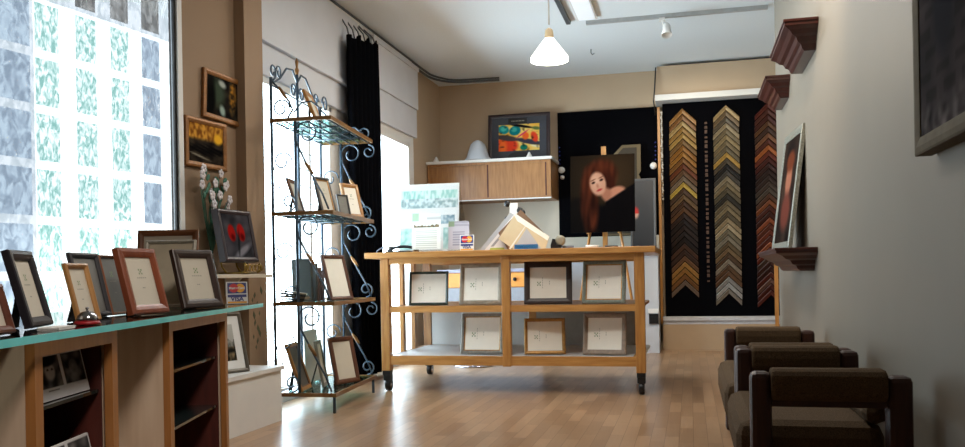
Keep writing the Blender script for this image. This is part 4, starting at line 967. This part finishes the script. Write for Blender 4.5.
# front scrolls hanging under the shelves at the far corner
for z in shz[1:]: MB().tube(spiral(rk(RD-.02, RL, z-.08), .055, PI/2, -1.2, X1, ZZ), .006, 6).build('corner_scroll', M_iron, t)
# back wires
m = MB()
for i in range(3):
    for k in range(1, 5):
        z = shz[i]+(shz[i+1]-shz[i])*k/5
        m.tube([rk(0, RL*.5, z), rk(0, RL, z)], .0035, 5)
    m.tube([rk(0, .0, shz[i]+.35), rk(0, .20, shz[i]+.10)], .0035, 5); m.tube([rk(0, .02, shz[i]+.2), rk(0, RL*.5, shz[i]+.16)], .003, 5)
    m.tube([rk(0, 0, shz[i]), rk(0, RL, shz[i])], .007, 6)
m.tube([rk(0, 0, 1.975), rk(0, RL, 1.975)], .007, 6).tube([rk(0, 0, 2.22), rk(0, RL, 2.22)], .006, 6)
m.build('back_wires', M_iron, t)
# crest
m = MB()
m.tube([rk(0, .0, 2.26), rk(0, .06, 2.25), rk(0, .17, 2.30), rk(0, .30, 2.40), rk(0, .42, 2.42), rk(0, .51, 2.35)], .008, 6)
m.tube([rk(0, RL, 2.24), rk(0, .93, 2.27), rk(0, .80, 2.35), rk(0, .70, 2.42), rk(0, .60, 2.42), rk(0, .52, 2.35)], .008, 6)
m.tube(spiral(rk(0, .04, 2.32), .055, -PI/2, 1.25, X2, ZZ), .007, 6).tube(spiral(rk(0, .15, 2.335), .05, PI, -1.1, X2, ZZ), .006, 6)
m.tube(spiral(rk(0, .43, 2.27), .055, 0, 1.2, X2, ZZ), .007, 6).tube(spiral(rk(0, .60, 2.27), .055, PI, -1.2, X2, ZZ), .007, 6)
m.tube(spiral(rk(0, RL-.10, 2.30), .055, 0, 1.2, X2, ZZ), .007, 6).tube(spiral(rk(0, RL+.12, 2.31), .07, PI, -1.15, X2, ZZ), .007, 6).tube([rk(0, RL, 2.25), rk(0, RL+.05, 2.27)], .007, 6)
m.build('crest', M_iron, t)
MB().tube([rk(0, RL*.5, 2.40), rk(0, RL*.5, 2.44), rk(0, RL*.5, 2.46), rk(0, RL*.5, 2.50), rk(0, RL*.5, 2.53)], [.010, .017, .009, .014, .003], 8).build('finial', M_gold, t)

# ---- things on the rack
def Zs(i): return shz[i]+.0075
G = 'frames on the iron rack'
wd = wood('rack_brown_frame', (74, 40, 24), (98, 58, 36), 'z'); wg = wood('rack_gold_frame', (150, 100, 44), (178, 126, 62), 'z')
frame('gold frame turned edge-on on the top shelf of the iron rack', (-2.490, 5.46), (-2.525, 5.66), Zs(3), .25, 22, .03, .022, wg, 'b', group=G)
frame('dark frame with gold inner edge on the second shelf from the top', (-2.475, 5.48), (-2.440, 5.66), Zs(2), .275, 15, .03, .018, pm('black_gold_frame', (30, 24, 22), .4), 'p', inner=fg, group=G)
frame('small dark grey frame between two larger ones on the second shelf', (-2.470, 5.78), (-2.425, 5.88), Zs(2), .17, 14, .012, .012, pm('charcoal_frame', (66, 66, 66), .5), 'p', card=pm('grey_card2', (120, 118, 112), .6), group=G)
frame('light gold wooden frame at the far end of the second shelf', (-2.465, 5.90), (-2.405, 6.09), Zs(2), .268, 14, .03, .018, wg, 'p', card=M_cardw, group=G)
frame('brown frame seen from the side at the near end of the second shelf', (-2.625, 5.42), (-2.655, 5.60), Zs(2), .26, 17, .03, .02, wd, 'b', group=G)
frame('brown frame with a white card standing on the third shelf', (-2.455, 5.56), (-2.385, 5.80), Zs(1), .335, 15, .027, .02, wd, 'b', card=M_cardw, group=G)
frame('brown frame with a pale card on the bottom shelf of the rack', (-2.475, 5.67), (-2.385, 5.90), Zs(0), .345, 13, .035, .02, wd, 'b', card=M_card, group=G)
frame('narrow stone grey frame standing edge-on on the bottom shelf of the rack', (-2.515, 5.55), (-2.565, 5.74), Zs(0), .33, 10, .025, .02, pm('stone_frame', (140, 136, 124), .6), 'b', group=G)
frame('gold and brown frame leaning at the near end of the bottom shelf', (-2.555, 5.285), (-2.60, 5.53), Zs(0), .34, 18, .035, .022, wg, 'b', card=pm('dark_card', (92, 84, 74), .6), group=G, inner=wd)
# binders and magazines on the third shelf
bcol = [((42, 50, 48), .30, .05, 'dark green album standing upright on the third shelf'), ((58, 62, 60), .27, .04, 'grey album beside the dark green one on the third shelf'), ((96, 56, 38), .24, .03, 'brown album beside the grey one on the third shelf'), ((66, 38, 28), .22, .03, 'maroon album nearest the brown frame on the third shelf')]
u = .27
for k, (c, h, w, lb) in enumerate(bcol):
    t = thing('album', lb, 'album', rk(.2, u, Zs(1)), group='albums on the iron rack')
    m = MB(); lnx = [-.02, .02, .03, .05][k]
    def q(s, uu, z): return rk(s, u+uu+lnx*z/h, Zs(1)+z)
    m.prism([q(.03, 0, 0), q(.165, 0, 0), q(.165, 0, h), q(.03, 0, h)], X2*.004); m.prism([q(.03, w-.004, 0), q(.165, w-.004, 0), q(.165, w-.004, h), q(.03, w-.004, h)], X2*.004); m.prism([q(.165, 0, 0), q(.171, 0, 0), q(.171, 0, h), q(.165, 0, h)], X2*w)
    m.build('cover', pm('album_%d' % k, c, .6), t)
    MB().prism([q(.035, .005, .004), q(.163, .005, .004), q(.163, .005, h-.006), q(.035, .005, h-.006)], X2*(w-.01)).build('pages', M_card, t)
    u += w+.035
for k in range(5):
    c = [(70, 74, 66), (40, 46, 44), (120, 104, 84), (54, 60, 58), (150, 140, 120)][k]
    lb = ['bottom', 'second lowest', 'middle', 'second highest', 'top'][k]+' magazine of the fanned pile on the third shelf'
    z = Zs(1)+.012*k+.001; a = .1*k-.1; sl = .18*k
    t = thing('magazine', lb, 'magazine', rk(.15, .1, z), group='magazines on the iron rack')
    def q(s, uu): 
        s2, u2 = s-.10, uu-.09
        return rk(.11+s2*math.cos(a)-u2*math.sin(a)-.004*k, .095+s2*math.sin(a)+u2*math.cos(a), z+ (max(0, .20-s)*.04*k))
    MB().prism([q(.02, .015), q(.20, .015), q(.20, .16), q(.02, .16)], (0, 0, .010)).build('cover', pm('magazine_%d' % k, c, .5), t)
# white card board leaning behind the rack items
tag(MB().prism([rk(.03, .50, Zs(0)), rk(.05, .78, Zs(0)), rk(.02, .78, .52), rk(.0+.015, .50, .52)], X1*.006).build('white_board', M_white), 'plain white board leaning at the back of the bottom shelf of the rack', 'board')

# ------------------------------------------------------------------ LIGHT
w = bpy.data.worlds.new('sky'); SC.world = w; w.use_nodes = True
nt = w.node_tree; bg = nt.nodes['Background']; bg.inputs['Strength'].default_value = 8.0
tc = nt.nodes.new('ShaderNodeTexCoord'); sx = nt.nodes.new('ShaderNodeSeparateXYZ'); rp = nt.nodes.new('ShaderNodeValToRGB')
rp.color_ramp.elements[0].position = .46; rp.color_ramp.elements[0].color = (1.4, 1.66, 1.8, 1); rp.color_ramp.elements[1].position = .54; rp.color_ramp.elements[1].color = (.60, .74, .86, 1)
ma = nt.nodes.new('ShaderNodeMath'); ma.operation = 'MULTIPLY_ADD'; ma.inputs[1].default_value = .5; ma.inputs[2].default_value = .5
nt.links.new(tc.outputs['Generated'], sx.inputs[0]); nt.links.new(sx.outputs['Z'], ma.inputs[0]); nt.links.new(ma.outputs[0], rp.inputs['Fac']); nt.links.new(rp.outputs['Color'], bg.inputs['Color'])
def portal(name, loc, rot, sx, sy):
    l = bpy.data.lights.new(name, 'AREA'); l.shape = 'RECTANGLE'; l.size = sx; l.size_y = sy
    l.cycles.is_portal = True
    o = bpy.data.objects.new(name, l); COL.objects.link(o); o.location = loc; o.rotation_euler = rot; return o
ym = (WY0+WY1)/2; q = pw(ym, .10)
portal('window_portal', (q.x, q.y, (WZ0+WZ1)/2), (0, -PI/2, math.atan2(-PD.x, PD.y)), WZ1-WZ0, WY1-WY0)
portal('window_portal', (XW-.14, 5.975, 1.21), (0, -PI/2, 0), 2.3, 1.48)
portal('window_portal', (XW-.14, 8.075, 1.21), (0, -PI/2, 0), 2.3, 1.45)
def lamp(name, kind, loc, energy, col, parent=None, **k):
    l = bpy.data.lights.new(name, kind); l.energy = energy; l.color = col
    for a, b in k.items(): setattr(l, a, b)
    o = bpy.data.objects.new(name, l); COL.objects.link(o); o.location = loc; return o
def aim(o, tgt): o.rotation_euler = (Vector(tgt)-o.location).to_track_quat('-Z', 'Y').to_euler(); return o
lamp('pendant_bulb_light', 'POINT', (-.98, 6.2, 2.42), 18, (1, .86, .66), shadow_soft_size=.06)
lamp('ceiling_fill_light', 'AREA', (-.9, 4.4, 3.27), 24, (1, .96, .9), shape='RECTANGLE', size=.3, size_y=2.6)  # unseen fill lamp added under the ceiling to brighten the room
lamp('ceiling_panel_light', 'AREA', (-.89, 7.3, 3.26), 20, (1, .95, .88), shape='RECTANGLE', size=.16, size_y=1.3)
aim(lamp('counter_fill_light', 'SPOT', (.4, .3, 3.0), 130, (1, .88, .78), spot_size=.72, spot_blend=.7, shadow_soft_size=.3), (-1.5, 2.0, .55))  # added spot out of view, lifts the counter cabinets and frames
aim(lamp('table_fill_light', 'SPOT', (-1.08, 3.4, 3.2), 70, (1, .93, .84), spot_size=.85, spot_blend=.9, shadow_soft_size=.15), (-1.4, 6.4, .55))  # extra spot out of view, added to brighten the rolling table
aim(lamp('track_spot_light', 'SPOT', (-.16, 8.11, 3.05), 60, (1, .84, .62), spot_size=1.5, spot_blend=.8, shadow_soft_size=.04), (.3, 10.1, 1.6))
aim(lamp('wall_spot_light', 'SPOT', (.0, 4.3, 3.2), 80, (1, .80, .58), spot_size=1.6, spot_blend=.9, shadow_soft_size=.05), (.72, 4.9, 2.5))
# ------------------------------------------------------------------ CAMERA
F = 850.; TH = math.atan(208/F); R = .018
fwd = Vector((-math.sin(TH), math.cos(TH), 0)); r0 = Vector((math.cos(TH), math.sin(TH), 0)); u0 = Vector((0, 0, 1))
rt = r0*math.cos(R)-u0*math.sin(R); up = u0*math.cos(R)+r0*math.sin(R)
cd = bpy.data.cameras.new('camera'); cam = bpy.data.objects.new('camera', cd); COL.objects.link(cam)
cam.matrix_world = Matrix(((rt.x, up.x, -fwd.x, 0), (rt.y, up.y, -fwd.y, 0), (rt.z, up.z, -fwd.z, .9), (0, 0, 0, 1)))
cd.sensor_fit = 'HORIZONTAL'; cd.sensor_width = 36; cd.lens = 36*F/965; cd.shift_y = (276-223.5)/965; cd.clip_start = .02
SC.camera = cam
vs_ = SC.view_settings; vs_.view_transform = 'Standard'; vs_.look = 'None'; vs_.gamma = 1; vs_.use_curve_mapping = False; vs_.exposure = 0.82
SC.cycles.use_denoising = True; SC.cycles.max_bounces = 10; SC.cycles.diffuse_bounces = 6; SC.cycles.transparent_max_bounces = 24; SC.cycles.sample_clamp_indirect = 4; SC.cycles.caustics_reflective = False
